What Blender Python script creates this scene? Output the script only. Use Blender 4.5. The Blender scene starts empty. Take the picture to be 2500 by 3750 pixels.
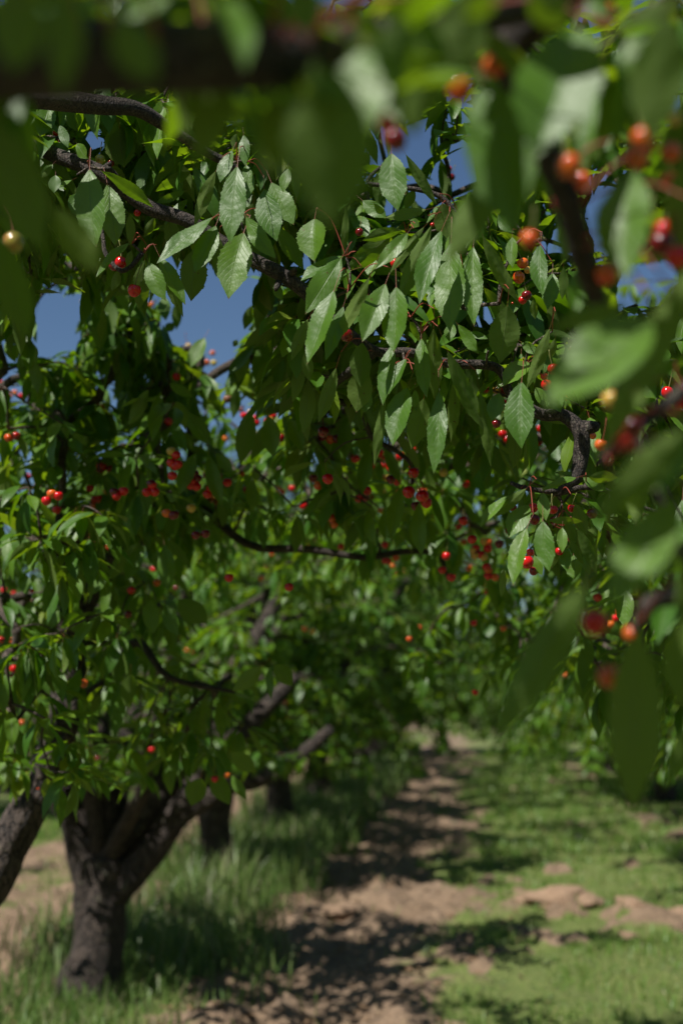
import bpy, math, random
import numpy as np
from mathutils import Vector, Matrix

# ------------------------------------------------------------------ camera, sky, sun
S = bpy.context.scene
COL = S.collection
FPX = 5208.0            # focal length in pixels of the 2500 x 3750 photograph
PITCH = math.radians(7.38)
EYE = np.array([0.0, 0.0, 1.6])
cam_d = bpy.data.cameras.new("camera")
cam = bpy.data.objects.new("camera", cam_d)
COL.objects.link(cam)
cam.location = EYE
cam.rotation_euler = (math.radians(90) + PITCH, 0, 0)
cam_d.sensor_fit = 'VERTICAL'
cam_d.sensor_height = 36
cam_d.sensor_width = 24
cam_d.lens = 50
cam_d.clip_start = 0.05
cam_d.clip_end = 3000
cam_d.dof.use_dof = True
cam_d.dof.focus_distance = 2.55
cam_d.dof.aperture_fstop = 3.0
S.camera = cam
S.render.resolution_x, S.render.resolution_y = 682, 1024

SUN_EL = math.radians(55)
SUN_AZ_VEC = Vector((-0.66, -0.66, 0)).normalized()      # sun behind the camera, to the left
sunv = SUN_AZ_VEC * math.cos(SUN_EL) + Vector((0, 0, math.sin(SUN_EL)))
W = bpy.data.worlds.new("World"); S.world = W; W.use_nodes = True
wn = W.node_tree; bg = wn.nodes['Background']
sky = wn.nodes.new('ShaderNodeTexSky'); sky.sky_type = 'NISHITA'; sky.sun_disc = False
sky.sun_elevation = SUN_EL
sky.sun_rotation = math.atan2(sunv.x, sunv.y)
sky.air_density = 1.0; sky.dust_density = 0.3; sky.ozone_density = 6.5
wn.links.new(sky.outputs[0], bg.inputs[0]); bg.inputs[1].default_value = 0.053
sl = bpy.data.lights.new("sun", 'SUN'); sl.energy = 5.0; sl.angle = math.radians(0.53); sl.color = (1.0, 0.955, 0.88)
so = bpy.data.objects.new("sun", sl); COL.objects.link(so)
so.rotation_euler = sunv.to_track_quat('Z', 'Y').to_euler()
S.view_settings.view_transform = 'Standard'; S.view_settings.look = 'None'
S.view_settings.exposure = 0.38; S.view_settings.gamma = 1.0
S.render.engine = 'CYCLES'
S.cycles.max_bounces = 6; S.cycles.diffuse_bounces = 3; S.cycles.glossy_bounces = 2; S.cycles.transmission_bounces = 4

cp, sp = math.cos(PITCH), math.sin(PITCH)
def P(px, py, d):
    """world point seen at a pixel of the photograph at the given distance along the view axis"""
    x = (px - 1250) / FPX * d; y = (1875 - py) / FPX * d
    return np.array([x, d * cp - y * sp, 1.6 + d * sp + y * cp])
def proj(p):
    v = np.asarray(p) - EYE
    d = v[..., 1] * cp + v[..., 2] * sp; y = -v[..., 1] * sp + v[..., 2] * cp
    return 1250 + v[..., 0] / d * FPX, 1875 - y / d * FPX, d
def ROW(y): return -1.36 + 0.088 * (y - 8)

rng = np.random.default_rng(7)
def nrm(a): return a / np.maximum(np.linalg.norm(a, axis=-1, keepdims=True), 1e-9)

# ------------------------------------------------------------------ mesh helpers
def mesh_np(name, V, F, mats, uv=None, attrs=None, smooth=True, mi=None):
    """V (n,3); F (m,4) quads"""
    me = bpy.data.meshes.new(name)
    V = np.ascontiguousarray(V, np.float32); F = np.ascontiguousarray(F, np.int32)
    k = F.shape[1]
    me.vertices.add(len(V)); me.vertices.foreach_set('co', V.ravel())
    me.loops.add(F.size); me.loops.foreach_set('vertex_index', F.ravel())
    me.polygons.add(len(F))
    me.polygons.foreach_set('loop_start', np.arange(0, F.size, k, dtype=np.int32))
    me.polygons.foreach_set('loop_total', np.full(len(F), k, np.int32))
    if smooth: me.polygons.foreach_set('use_smooth', np.ones(len(F), bool))
    if mi is not None: me.polygons.foreach_set('material_index', np.ascontiguousarray(mi, np.int32))
    if uv is not None:
        l = me.uv_layers.new(name='UVMap'); l.data.foreach_set('uv', np.ascontiguousarray(uv[F.ravel()], np.float32).ravel())
    for n_, a in (attrs or {}).items():
        at = me.attributes.new(n_, 'FLOAT', 'POINT'); at.data.foreach_set('value', np.ascontiguousarray(a, np.float32))
    for m in mats: me.materials.append(m)
    me.update(calc_edges=True); me.validate()
    return me
def link(name, me, parent=None, **props):
    o = bpy.data.objects.new(name, me); COL.objects.link(o)
    if parent is not None: o.parent = parent
    for k, v in props.items(): o[k] = v
    return o
def thing(name, label, cat, loc=(0, 0, 0), group=None):
    o = bpy.data.objects.new(name, None); COL.objects.link(o); o.location = loc
    o['label'] = label; o['category'] = cat
    o.empty_display_size = 0.2
    if group: o['group'] = group
    return o

# smooth value noise on numpy arrays
_tab = rng.random((256, 256))
def vnoise(x, y):
    xi = np.floor(x).astype(int); yi = np.floor(y).astype(int); fx = x - xi; fy = y - yi
    fx = fx * fx * (3 - 2 * fx); fy = fy * fy * (3 - 2 * fy)
    a = _tab[xi & 255, yi & 255]; b = _tab[(xi + 1) & 255, yi & 255]
    c = _tab[xi & 255, (yi + 1) & 255]; d = _tab[(xi + 1) & 255, (yi + 1) & 255]
    return (a * (1 - fx) + b * fx) * (1 - fy) + (c * (1 - fx) + d * fx) * fy
def fbm(x, y, o=4):
    s = 0; a = .5
    for i in range(o):
        s = s + a * vnoise(x * 2 ** i + 17 * i, y * 2 ** i + 31 * i); a *= .5
    return s

# tubes ------------------------------------------------------------
class Tubes:
    def __init__(s): s.V = []; s.F = []; s.U = []; s.n = 0
    def add(s, pts, rad, k=8, sub=4, rough=0.0, seed=0):
        pts = np.asarray(pts, float); rad = np.asarray(rad, float)
        if sub > 1 and len(pts) > 2:      # catmull-rom
            Q = np.vstack([2 * pts[0] - pts[1], pts, 2 * pts[-1] - pts[-2]]); out = []; ro = []
            for i in range(1, len(Q) - 2):
                for j in range(sub):
                    t = j / sub
                    out.append(.5 * ((2 * Q[i]) + (-Q[i - 1] + Q[i + 1]) * t + (2 * Q[i - 1] - 5 * Q[i] + 4 * Q[i + 1] - Q[i + 2]) * t * t + (-Q[i - 1] + 3 * Q[i] - 3 * Q[i + 1] + Q[i + 2]) * t ** 3))
                    ro.append(rad[i - 1] * (1 - t) + rad[i] * t)
            out.append(pts[-1]); ro.append(rad[-1]); pts = np.array(out); rad = np.array(ro)
        n = len(pts)
        T = nrm(np.gradient(pts, axis=0))
        u = np.cross(T[0], [0.3, 0.2, 1.0]); u = u / max(np.linalg.norm(u), 1e-6)
        A = []
        for i in range(n):
            u = u - T[i] * np.dot(u, T[i]); u = u / max(np.linalg.norm(u), 1e-9); A.append(u)
        A = np.array(A); B = np.cross(T, A)
        ang = np.arange(k) * 2 * math.pi / k
        r = rad[:, None] * np.ones(k)
        if rough:
            L = np.concatenate([[0], np.cumsum(np.linalg.norm(np.diff(pts, axis=0), axis=1))]) / max(rad.max(), 1e-4)
            ca = np.cos(ang)[None, :] * 1.3; sa = np.sin(ang)[None, :] * 1.3
            nz = fbm(L[:, None] * .8 + ca + seed * 7.3, sa + L[:, None] * .15 + seed * 3.1, 3) - .45
            nz += .5 * (fbm(L[:, None] * .25 + seed, ca * 2 + 9 + sa, 2) - .4)
            r = r * (1 + rough * 2.0 * nz)
        V = pts[:, None, :] + (A[:, None, :] * np.cos(ang)[None, :, None] + B[:, None, :] * np.sin(ang)[None, :, None]) * r[..., None]
        V = V.reshape(-1, 3)
        i = np.arange(n - 1)[:, None]; j = np.arange(k)[None, :]; j2 = (j + 1) % k
        F = np.stack([i * k + j, i * k + j2, (i + 1) * k + j2, (i + 1) * k + j], -1).reshape(-1, 4) + s.n
        # end caps (small ring fan collapsed to the centre)
        c = s.n + len(V); V = np.vstack([V, pts[-1] + T[-1] * rad[-1] * .6, pts[0] - T[0] * rad[0] * .3])
        e = s.n + (n - 1) * k; b0 = s.n
        cap = [[e + q, e + (q + 1) % k, e + (q + 1) % k, c] for q in range(0)]
        s.tri = getattr(s, 'tri', [])
        for q in range(0, k, 2):
            s.tri.append([e + q, e + (q + 1) % k, e + (q + 2) % k, c]); s.tri.append([b0 + q, c + 1, b0 + (q + 2) % k, b0 + (q + 1) % k])
        s.V.append(V); s.F.append(F); s.n += len(V)
        return pts, rad
    def mesh(s, name, mat):
        return mesh_np(name, np.vstack(s.V), np.vstack(s.F + [np.array(s.tri)]), [mat])

# leaves -----------------------------------------------------------
WT = np.array([0, .04, .12, .25, .4, .55, .7, .82, .91, .96, 1.0])
WV = np.array([.03, .18, .46, .78, .97, 1.0, .84, .54, .25, .10, 0.0])
def leaf_template(rows, cols, teeth=0, veins=0):
    t = np.concatenate([[-.30, -.15, -.02], np.linspace(0, 1, rows)])
    s = np.linspace(-1, 1, cols)
    w = np.where(t < 0, .022, np.interp(t, WT, WV))
    TT, SS = np.meshgrid(t, s, indexing='ij')
    WW = np.repeat(w[:, None], cols, 1)
    if teeth:
        saw = ((t * teeth) % 1.0)
        WW[3:, 0] *= 1 + 0.12 * (saw[3:] - .6); WW[3:, -1] *= 1 + 0.12 * (saw[3:] - .6)
    q = np.zeros_like(TT)
    if veins:
        q = np.abs(np.sin(math.pi * (TT - .34 * np.abs(SS) * np.clip(WW, .2, 1)) * veins)) * np.abs(SS) ** .5 * (1.15 - np.abs(SS)) * (TT > 0) * np.sqrt(np.clip(WW, 0, 1))
    i = np.arange(len(t) - 1)[:, None]; j = np.arange(cols - 1)[None, :]
    F = np.stack([i * cols + j, i * cols + j + 1, (i + 1) * cols + j + 1, (i + 1) * cols + j], -1).reshape(-1, 4)
    return TT.ravel(), SS.ravel(), WW.ravel(), q.ravel(), F
T_HERO = leaf_template(57, 9, 28, 9)
T_MID = leaf_template(21, 5, 10, 9)
T_MED = leaf_template(10, 5)
T_LOW = leaf_template(6, 3)
T_FAR = leaf_template(4, 3)
def leaves_np(tpl, base, dr, nor, L, Wd, curl, fold, rnd, wav=None):
    """arrays of N leaves -> V,F,uv,rnd. Wd = half width"""
    t, s, w, q, F = tpl; N = len(base); m = len(t)
    dr = nrm(dr); nor = nrm(nor - dr * np.sum(nor * dr, -1, keepdims=True)); side = np.cross(dr, nor)
    t_, s_, w_, q_ = t[None, :, None], s[None, :, None], w[None, :, None], q[None, :, None]
    L = L[:, None, None]; Wd = Wd[:, None, None]; curl = curl[:, None, None]; fold = fold[:, None, None]
    ph = (rnd * 40)[:, None, None]
    wv = np.sin(t_ * 9 + ph + s_ * .8) * .04 * np.abs(s_) * w_ * L * .5
    tw = np.sin(ph) * .30 * np.clip(t_, 0, 1)          # a little twist along the blade
    sx = s_ * w_ * Wd
    V = base[:, None, :] + dr[:, None, :] * (t_ * L * (1 - .25 * curl * t_ ** 2)) \
        + side[:, None, :] * (sx * np.cos(tw) * (1 - .18 * fold)) \
        + nor[:, None, :] * (-curl * t_ ** 2 * L + fold * np.abs(sx) * .55 + sx * np.sin(tw) + wv + q_ * L * .009 + np.sin(t_ * 17 + ph * 3 + s_ * 4) * w_ * L * .003) \
        + side[:, None, :] * (np.sin(ph * 1.7) * .09 * t_ ** 2 * L)
    V = V.reshape(-1, 3)
    FF = (F[None] + (np.arange(N) * m)[:, None, None]).reshape(-1, 4)
    uv = np.stack([np.tile(s * .5 + .5, N), np.tile(t, N)], -1)
    return V, FF, uv, np.repeat(rnd, m)
class LeafBatch:
    def __init__(s): s.b = []
    def add(s, *a): s.b.append(a)
    def extend(s, arrs): s.b.append(arrs)
    def mesh(s, name, tpl):
        a = [np.concatenate([x[i] for x in s.b]) for i in range(8)]
        V, F, uv, r = leaves_np(tpl, *a)
        return mesh_np(name, V, F, [M_LEAF], uv, {'rnd': r})
    def count(s): return sum(len(x[0]) for x in s.b)

def whorl(pos, n, L, r, spread=1.0, lo=-72, hi=8):
    """arrays for n drooping leaves round a spur"""
    az = np.arange(n) * 2 * math.pi / n + r.uniform(0, 6.28) + r.uniform(-.4, .4, n)
    el = np.radians(r.uniform(lo, hi, n))
    d = np.stack([np.cos(az) * np.cos(el) * spread, np.sin(az) * np.cos(el) * spread, np.sin(el)], -1); d = nrm(d)
    LL = L * r.uniform(.7, 1.12, n)
    up = np.tile([0, 0, 1.0], (n, 1)) + r.normal(0, .28, (n, 3))
    out = np.stack([np.cos(az), np.sin(az), np.zeros(n)], -1)
    up = up + out * .6
    base = np.asarray(pos)[None] + d * LL[:, None] * .25 + r.normal(0, .006, (n, 3))
    return [base, d, up, LL, LL * r.uniform(.14, .20, n), r.uniform(.08, .46, n), r.uniform(.1, .9, n), r.random(n)]

# ------------------------------------------------------------------ materials
class NT:
    def __init__(s, name):
        s.m = bpy.data.materials.new(name); s.m.use_nodes = True; s.t = s.m.node_tree; s.t.nodes.clear()
        s.out = s.t.nodes.new('ShaderNodeOutputMaterial')
    def n(s, typ, **k):
        x = s.t.nodes.new('ShaderNode' + typ)
        for a, b in k.items(): setattr(x, a, b)
        return x
    def set(s, node, **k):
        for a, b in k.items():
            i = node.inputs[a.replace('_', ' ')]
            if isinstance(b, bpy.types.NodeSocket): s.t.links.new(b, i)
            else: i.default_value = b
        return node
    def math(s, op, a, b=None, c=None, clamp=False):
        x = s.n('Math', operation=op); x.use_clamp = clamp
        for i, v in enumerate((a, b, c)):
            if v is None: continue
            if isinstance(v, bpy.types.NodeSocket): s.t.links.new(v, x.inputs[i])
            else: x.inputs[i].default_value = v
        return x.outputs[0]
    def mix(s, f, a, b):
        x = s.n('Mix', data_type='RGBA')
        for i, v in ((0, f), (6, a), (7, b)):
            if isinstance(v, bpy.types.NodeSocket): s.t.links.new(v, x.inputs[i])
            else: x.inputs[i].default_value = v if i == 0 else (*v, 1)
        return x.outputs[2]
    def noise(s, scale, detail=3, vec=None, out=0):
        x = s.n('TexNoise'); x.inputs['Scale'].default_value = scale; x.inputs['Detail'].default_value = detail
        if vec is not None: s.t.links.new(vec, x.inputs['Vector'])
        return x.outputs[out]
    def ramp(s, f, lo, hi):
        x = s.n('MapRange'); x.inputs['From Min'].default_value = lo; x.inputs['From Max'].default_value = hi
        s.t.links.new(f, x.inputs['Value']); return x.outputs[0]
    def link(s, a, b): s.t.links.new(a, b)

def mat_leaf():
    k = NT('leaf'); uvn = k.n('UVMap'); sep = k.n('SeparateXYZ'); k.link(uvn.outputs[0], sep.inputs[0])
    s = k.math('ABSOLUTE', k.math('MULTIPLY_ADD', sep.outputs[0], 2.0, -1.0)); t = sep.outputs[1]
    at = k.n('Attribute', attribute_name='rnd').outputs['Fac']
    obj = k.n('TexCoord').outputs['Object']
    geo = k.n('NewGeometry')
    nz = k.noise(45, 3, obj)
    # midrib and side veins
    mid = k.math('SUBTRACT', 1.0, k.ramp(s, 0.012, 0.05), clamp=True)
    vv = k.math('FRACT', k.math('MULTIPLY', k.math('MULTIPLY_ADD', s, -.30, t), k.math('MULTIPLY_ADD', at, 3.5, 7.0)))
    vv = k.math('ABSOLUTE', k.math('SUBTRACT', vv, .5))
    vein = k.math('SUBTRACT', 1.0, k.ramp(vv, 0.0, 0.09), clamp=True)
    veins = k.math('MAXIMUM', mid, k.math('MULTIPLY', vein, .45))
    inblade = k.ramp(t, 0.0, 0.02)
    top = k.mix(at, (.032, .108, .006), (.105, .215, .012))
    top = k.mix(k.ramp(at, .93, 1.0), top, (.17, .20, .018))
    top = k.mix(k.math('MULTIPLY', k.ramp(nz, .3, .8), .45), top, (.030, .088, .008))
    top = k.mix(k.math('MULTIPLY', veins, .34), top, (.15, .23, .05))
    bot = k.mix(at, (.060, .120, .012), (.12, .19, .028))
    bot = k.mix(k.math('MULTIPLY', veins, .5), bot, (.16, .22, .07))
    colr = k.mix(geo.outputs['Backfacing'], top, bot)
    # brown tips and specks
    sp_ = k.noise(160, 2, obj)
    tip = k.math('MULTIPLY', k.ramp(t, .95, 1.0), k.ramp(at, .3, .6))
    speck = k.math('MULTIPLY', k.math('MULTIPLY', k.ramp(sp_, .70, .74), k.ramp(k.noise(14, 2, obj), .5, .62)), k.ramp(at, .4, .7))
    brown = k.math('MAXIMUM', tip, speck, clamp=True)
    colr = k.mix(brown, colr, (.13, .045, .02))
    colr = k.mix(k.math('SUBTRACT', 1.0, inblade, clamp=True), colr, (.20, .035, .018))
    bh = k.math('MULTIPLY_ADD', k.noise(230, 2, obj), .5, k.math('MULTIPLY', veins, -.5))
    bump = k.n('Bump'); k.set(bump, Strength=.5, Distance=.0014, Height=bh)
    pr = k.n('BsdfPrincipled')
    rough = k.math('MULTIPLY_ADD', geo.outputs['Backfacing'], .25, k.math('MULTIPLY_ADD', nz, .20, .36))
    k.set(pr, Base_Color=colr, Roughness=rough, Normal=bump.outputs[0])
    k.set(pr, **{'Specular_IOR_Level': .52})
    tr = k.n('BsdfTranslucent')
    tc = k.mix(at, (.17, .40, .004), (.38, .55, .010)); tc = k.mix(brown, tc, (.15, .04, .01)); tc = k.mix(k.math('MULTIPLY', veins, .5), tc, (.08, .15, .01))
    k.set(tr, Color=tc)
    mx = k.n('MixShader'); mx.inputs[0].default_value = .34
    k.link(pr.outputs[0], mx.inputs[1]); k.link(tr.outputs[0], mx.inputs[2]); k.link(mx.outputs[0], k.out.inputs[0])
    return k.m
M_LEAF = mat_leaf()

def mat_bark(name, a, b, sc=1.0):
    k = NT(name); obj = k.n('TexCoord').outputs['Object']
    n1 = k.noise(9 * sc, 5, obj); n2 = k.noise(60 * sc, 4, obj)
    vo = k.n('TexVoronoi'); vo.feature = 'DISTANCE_TO_EDGE'; vo.inputs['Scale'].default_value = 38 * sc
    mp = k.n('Mapping'); mp.inputs['Scale'].default_value = (1, 1, .35); k.link(obj, mp.inputs[0])
    ad = k.n('VectorMath', operation='ADD'); k.link(mp.outputs[0], ad.inputs[0])
    wv = k.n('VectorMath', operation='SCALE'); k.link(k.noise(20 * sc, 3, obj, 1), wv.inputs[0]); wv.inputs['Scale'].default_value = .05 / sc
    k.link(wv.outputs[0], ad.inputs[1]); k.link(ad.outputs[0], vo.inputs['Vector'])
    crack = k.ramp(vo.outputs[0], 0.0, 0.12)
    c = k.mix(k.ramp(n1, .35, .7), a, b); c = k.mix(k.math('MULTIPLY', k.ramp(n2, .35, .7), .5), c, tuple(x * 1.5 for x in b))
    c = k.mix(k.math('SUBTRACT', 1.0, crack, clamp=True), c, tuple(x * .45 for x in a))
    lich = k.math('MULTIPLY', k.ramp(k.noise(22 * sc, 3, obj), .60, .68), .35)
    c = k.mix(lich, c, (.17, .17, .11))
    bump = k.n('Bump'); k.set(bump, Strength=1.0, Distance=.014 / sc, Height=k.math('ADD', k.math('MULTIPLY', crack, .6), k.math('MULTIPLY', n2, .9)))
    pr = k.n('BsdfPrincipled'); k.set(pr, Base_Color=c, Roughness=.85, Normal=bump.outputs[0]); k.link(pr.outputs[0], k.out.inputs[0])
    return k.m
M_BARK = mat_bark('bark', (.018, .013, .011), (.072, .053, .042))
M_LIMB = mat_bark('limb_bark', (.018, .013, .011), (.068, .051, .041), 5.0)
M_TWIG = mat_bark('twig_bark', (.05, .035, .028), (.12, .09, .07), 4.0)

def mat_cherry(name, c, c2, rough=.16):
    k = NT(name); obj = k.n('TexCoord').outputs['Object']
    col = k.mix(k.ramp(k.noise(1.1, 2, obj), .4, .65), c, c2)
    pr = k.n('BsdfPrincipled'); k.set(pr, Base_Color=col, Roughness=rough)
    k.set(pr, **{'Subsurface_Weight': .15, 'Subsurface_Radius': (.004, .0015, .001), 'Coat_Weight': .4, 'Coat_Roughness': .08})
    k.link(pr.outputs[0], k.out.inputs[0]); return k.m
CH = {
 'red': mat_cherry('cherry_red', (.66, .008, .012), (.48, .005, .009)),
 'dark': mat_cherry('cherry_dark', (.13, .003, .006), (.22, .004, .007)),
 'orange': mat_cherry('cherry_orange', (.70, .16, .02), (.62, .05, .012)),
 'yellow': mat_cherry('cherry_yellow', (.55, .40, .08), (.65, .28, .05)),
 'green': mat_cherry('cherry_green', (.34, .34, .06), (.50, .22, .05)),
 'brown': mat_cherry('cherry_brown', (.22, .09, .045), (.14, .05, .03), .7),
}
def mat_flat(name, c, rough=.6):
    k = NT(name); pr = k.n('BsdfPrincipled'); obj = k.n('TexCoord').outputs['Object']
    k.set(pr, Base_Color=k.mix(k.noise(30, 2, obj), c, tuple(x * .6 for x in c)), Roughness=rough); k.link(pr.outputs[0], k.out.inputs[0]); return k.m
M_STALK = mat_flat('stalk', (.20, .20, .045))
M_STALKR = mat_flat('stalk_red', (.30, .05, .025))
M_BRACT = mat_flat('bud_scale', (.30, .11, .04), .8)

# cherry mesh: unit radius fruit, origin at the stalk dimple, fruit below
def cherry_mesh(col, k=20, n=12):
    th = np.linspace(0, math.pi, n); r = np.sin(th) * (1 + .05 * np.cos(th)); z = np.cos(th) * .96
    z = z - .32 * np.exp(-(r / .42) ** 2) * (z > 0)
    a = np.arange(k) * 2 * math.pi / k
    r = np.maximum(r, .004)
    V = np.stack([r[:, None] * np.cos(a) * 1.0, r[:, None] * np.sin(a) * .93, np.repeat(z[:, None], k, 1)], -1).reshape(-1, 3)
    V[:, 2] -= .63
    i = np.arange(n - 1)[:, None]; j = np.arange(k)[None, :]; j2 = (j + 1) % k
    F = np.stack([(i + 1) * k + j, (i + 1) * k + j2, i * k + j2, i * k + j], -1).reshape(-1, 4)
    return mesh_np('cherry', V, F, [CH[col]])
CHM = {c: cherry_mesh(c) for c in CH}
def stalk_mesh(bx, by, ln, mat, nm='stalk'):
    t = Tubes(); t.add([(0, 0, -.12), (bx * .15, by * .15, ln * .35), (bx * .5, by * .5, ln * .7), (bx, by, ln)], [.085, .07, .075, .11], 6, 3)
    return t.mesh(nm, mat)
STM = [stalk_mesh(.5, .2, 3.0, M_STALK), stalk_mesh(-.6, .1, 3.2, M_STALK), stalk_mesh(.1, -.5, 2.6, M_STALK), stalk_mesh(-.2, .6, 3.4, M_STALKR)]
def add_cherry(parent, pos, r, col, stalk=True, seed=0):
    """pos = centre of the fruit"""
    rr = random.Random(seed * 977 + int(pos[0] * 1e4))
    o = link('cherry', CHM[col], parent)
    pl = Vector(parent.location) if parent is not None else Vector()
    o.location = Vector(pos) + Vector((0, 0, .63 * r)) - pl
    o.scale = (r, r, r * rr.uniform(.95, 1.08)); o.rotation_euler = (rr.uniform(-.3, .3), rr.uniform(-.3, .3), rr.uniform(0, 6.28))
    if stalk: link('stalk', STM[rr.randrange(4)], o)
    return o
random.seed(5)


# ------------------------------------------------------------------ ground
def axis(segs):
    out = [segs[0][0]]
    for a, b, st in segs: out += list(np.linspace(a, b, max(1, int(round((b - a) / st))) + 1)[1:])
    return np.array(out)
def cover(x, y):
    """share of grass cover (0 = bare reddish soil, 1 = turf) by distance u from the tree row"""
    u = x - ROW(y)
    n = fbm(x * .9 + 3, y * .55, 4) - .47
    n2 = fbm(x * 3.1, y * 2.2 + 9, 3) - .44
    g = 1 / (1 + np.exp(-(u - 2.05 + n * 2.0 + n2 * 1.4) * 5))
    g *= 1 - .9 * np.exp(-((u - 4.4) / .25) ** 2) * (n > 0)
    w = 1 / (1 + np.exp(-(.45 - np.abs(u - .10) + n * 1.0 + n2 * .5) * 8))
    lf = 1 / (1 + np.exp((u + 2.3 + n * 3.0) * 4))
    base = np.maximum(np.maximum(g * (u < 5.5) + (u >= 5.5) * .6, w), lf)
    # heap and bare strip of turned soil crossing the turf
    yc = 11.3 - 1.3 * (x - 1.4) * (x > 1.4)
    yc = yc + (fbm(x * 1.7, y * .3 + 3, 3) - .45) * 1.6
    base *= 1 - .95 * np.exp(-((y - yc) / .36) ** 2) * (u > 1.5) * (u < 5) * (n2 > -.02)
    base *= 1 - .9 * (fbm(x * 2.6 + 9, y * 1.7 + 2, 3) > .66)
    front = np.exp(-((y - 6.8) / .8) ** 2) * np.exp(-((u - .2) / .7) ** 2)
    return np.clip(base + .5 * front, 0, 1)
def gheight(x, y):
    g = cover(x, y)
    near = np.exp(-(np.maximum(y - 30, 0) / 15) ** 2) * np.exp(-(np.maximum(np.abs(x) - 12, 0) / 8) ** 2)
    h = (fbm(x * .8, y * .8 + 50, 3) - .45) * .10
    lump = (fbm(x * 3.2, y * 3.2, 4) - .45) * .22 * (1.05 - g * .6) + (np.abs(fbm(x * 7, y * 6, 3) - .45)) * .22 * (1.1 - g)
    h = h + lump
    yc = 11.3 - 1.3 * (x - 1.4) * (x > 1.4)
    h = h + .11 * np.exp(-((y - yc - .15) / .28) ** 2) * (x > -.1) * (x < 3.2) * (fbm(x * 2.2, y * 2.2 + 4, 2))
    return h * near
gx = axis([(-600, -60, 90), (-60, -12, 6), (-12, -4, .4), (-4, 4.6, .035), (4.6, 12, .35), (12, 60, 6), (60, 600, 90)])
gy = axis([(-60, -4, 7), (-4, 6, .35), (6, 16, .04), (16, 30, .12), (30, 60, .8), (60, 200, 14), (200, 1500, 130)])
GX, GY = np.meshgrid(gx, gy, indexing='ij')
GH = gheight(GX, GY); GC = cover(GX, GY)
V = np.stack([GX, GY, GH], -1).reshape(-1, 3); ny = len(gy)
i = np.arange(len(gx) - 1)[:, None]; j = np.arange(ny - 1)[None, :]
F = np.stack([i * ny + j, (i + 1) * ny + j, (i + 1) * ny + j + 1, i * ny + j + 1], -1).reshape(-1, 4)
k = NT('orchard_soil'); obj = k.n('TexCoord').outputs['Object']
cv = k.n('Attribute', attribute_name='cover').outputs['Fac']
n1 = k.noise(1.6, 5, obj); n2 = k.noise(22, 5, obj); n3 = k.noise(90, 3, obj)
soil = k.mix(k.ramp(n1, .3, .7), (.24, .163, .100), (.35, .245, .160))
soil = k.mix(k.math('MULTIPLY', k.ramp(n2, .35, .7), .5), soil, (.15, .095, .06))
soil = k.mix(k.math('MULTIPLY', k.ramp(n3, .55, .7), .4), soil, (.42, .31, .22))
turf = k.mix(k.ramp(n2, .3, .7), (.10, .155, .028), (.19, .22, .06))
soil = k.mix(k.math('MULTIPLY', k.ramp(k.noise(8, 6, obj), .52, .64), .45), soil, (.13, .085, .055))
c = k.mix(k.ramp(k.math('MULTIPLY_ADD', k.math('SUBTRACT', n2, .5), .6, cv), .35, .65), soil, turf)
bump = k.n('Bump'); k.set(bump, Strength=1.0, Distance=.06, Height=k.math('MULTIPLY_ADD', n3, .4, n2))
pr = k.n('BsdfPrincipled'); k.set(pr, Base_Color=c, Roughness=.95, Normal=bump.outputs[0]); k.link(pr.outputs[0], k.out.inputs[0])
gme = mesh_np('ground', V, F, [k.m], attrs={'cover': GC.ravel()})
link('ground', gme, kind='structure')

# grass blades ------------------------------------------------------
def mat_grass(name, a, b, dry, tr):
    k = NT(name); at = k.n('Attribute', attribute_name='rnd').outputs['Fac']
    c = k.mix(at, a, b); c = k.mix(k.ramp(at, .86, .9), c, dry)
    pr = k.n('BsdfPrincipled'); k.set(pr, Base_Color=c, Roughness=.45)
    t = k.n('BsdfTranslucent'); k.set(t, Color=k.mix(at, tr, tuple(x * 1.4 for x in tr)))
    mx = k.n('MixShader'); mx.inputs[0].default_value = .3
    k.link(pr.outputs[0], mx.inputs[1]); k.link(t.outputs[0], mx.inputs[2]); k.link(mx.outputs[0], k.out.inputs[0]); return k.m
M_GRASS = mat_grass('grass', (.085, .18, .024), (.18, .28, .065), (.30, .26, .12), (.26, .42, .03))
M_WEED = mat_grass('weeds', (.075, .155, .03), (.20, .28, .08), (.26, .24, .14), (.13, .24, .04))
def blades(name, x, y, h, w, lean, mat, **props):
    n = len(x); az = rng.uniform(0, 6.28, n); d = np.stack([np.cos(az), np.sin(az), 0 * az], -1)
    la = rng.uniform(0, 6.28, n); ld = np.stack([np.cos(la), np.sin(la), 0 * la], -1) * (lean * rng.uniform(.1, 1, n))[:, None]
    b = np.stack([x, y, gheight(x, y) - .005], -1)
    up = np.array([0, 0, 1.0]) * h[:, None]
    rows = []
    for t, ww in ((0, .8), (.45, 1.0), (.8, .6), (1.0, .06)):
        c = b + up * (t - .25 * t * t * np.linalg.norm(ld, axis=1, keepdims=True)) + ld * h[:, None] * t * t
        rows += [c - d * (w * ww / 2)[:, None], c + d * (w * ww / 2)[:, None]]
    V = np.stack(rows, 1).reshape(-1, 3)
    F = np.array([[0, 1, 3, 2], [2, 3, 5, 4], [4, 5, 7, 6]])
    FF = (F[None] + (np.arange(n) * 8)[:, None, None]).reshape(-1, 4)
    return link(name, mesh_np(name, V, FF, [mat], attrs={'rnd': np.repeat(rng.random(n), 8)}), kind='stuff', **props)
def scatter(n, x0, x1, y0, y1, f):
    t = rng.random(n); y = y0 * (y1 / y0) ** t; x = ROW(y) + rng.uniform(x0, x1, n)
    kx = rng.random(n) < f(x, y); return x[kx], y[kx]
x, y = scatter(150000, -4.5, 6.0, 6.2, 34, lambda x, y: np.clip((cover(x, y) - .25) * 1.2, .02, 1) * (.45 + .55 * (fbm(x * 4, y * 4, 2) > .4)))
tuft = fbm(x * 2.2 + 40, y * 2.2, 3)
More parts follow.
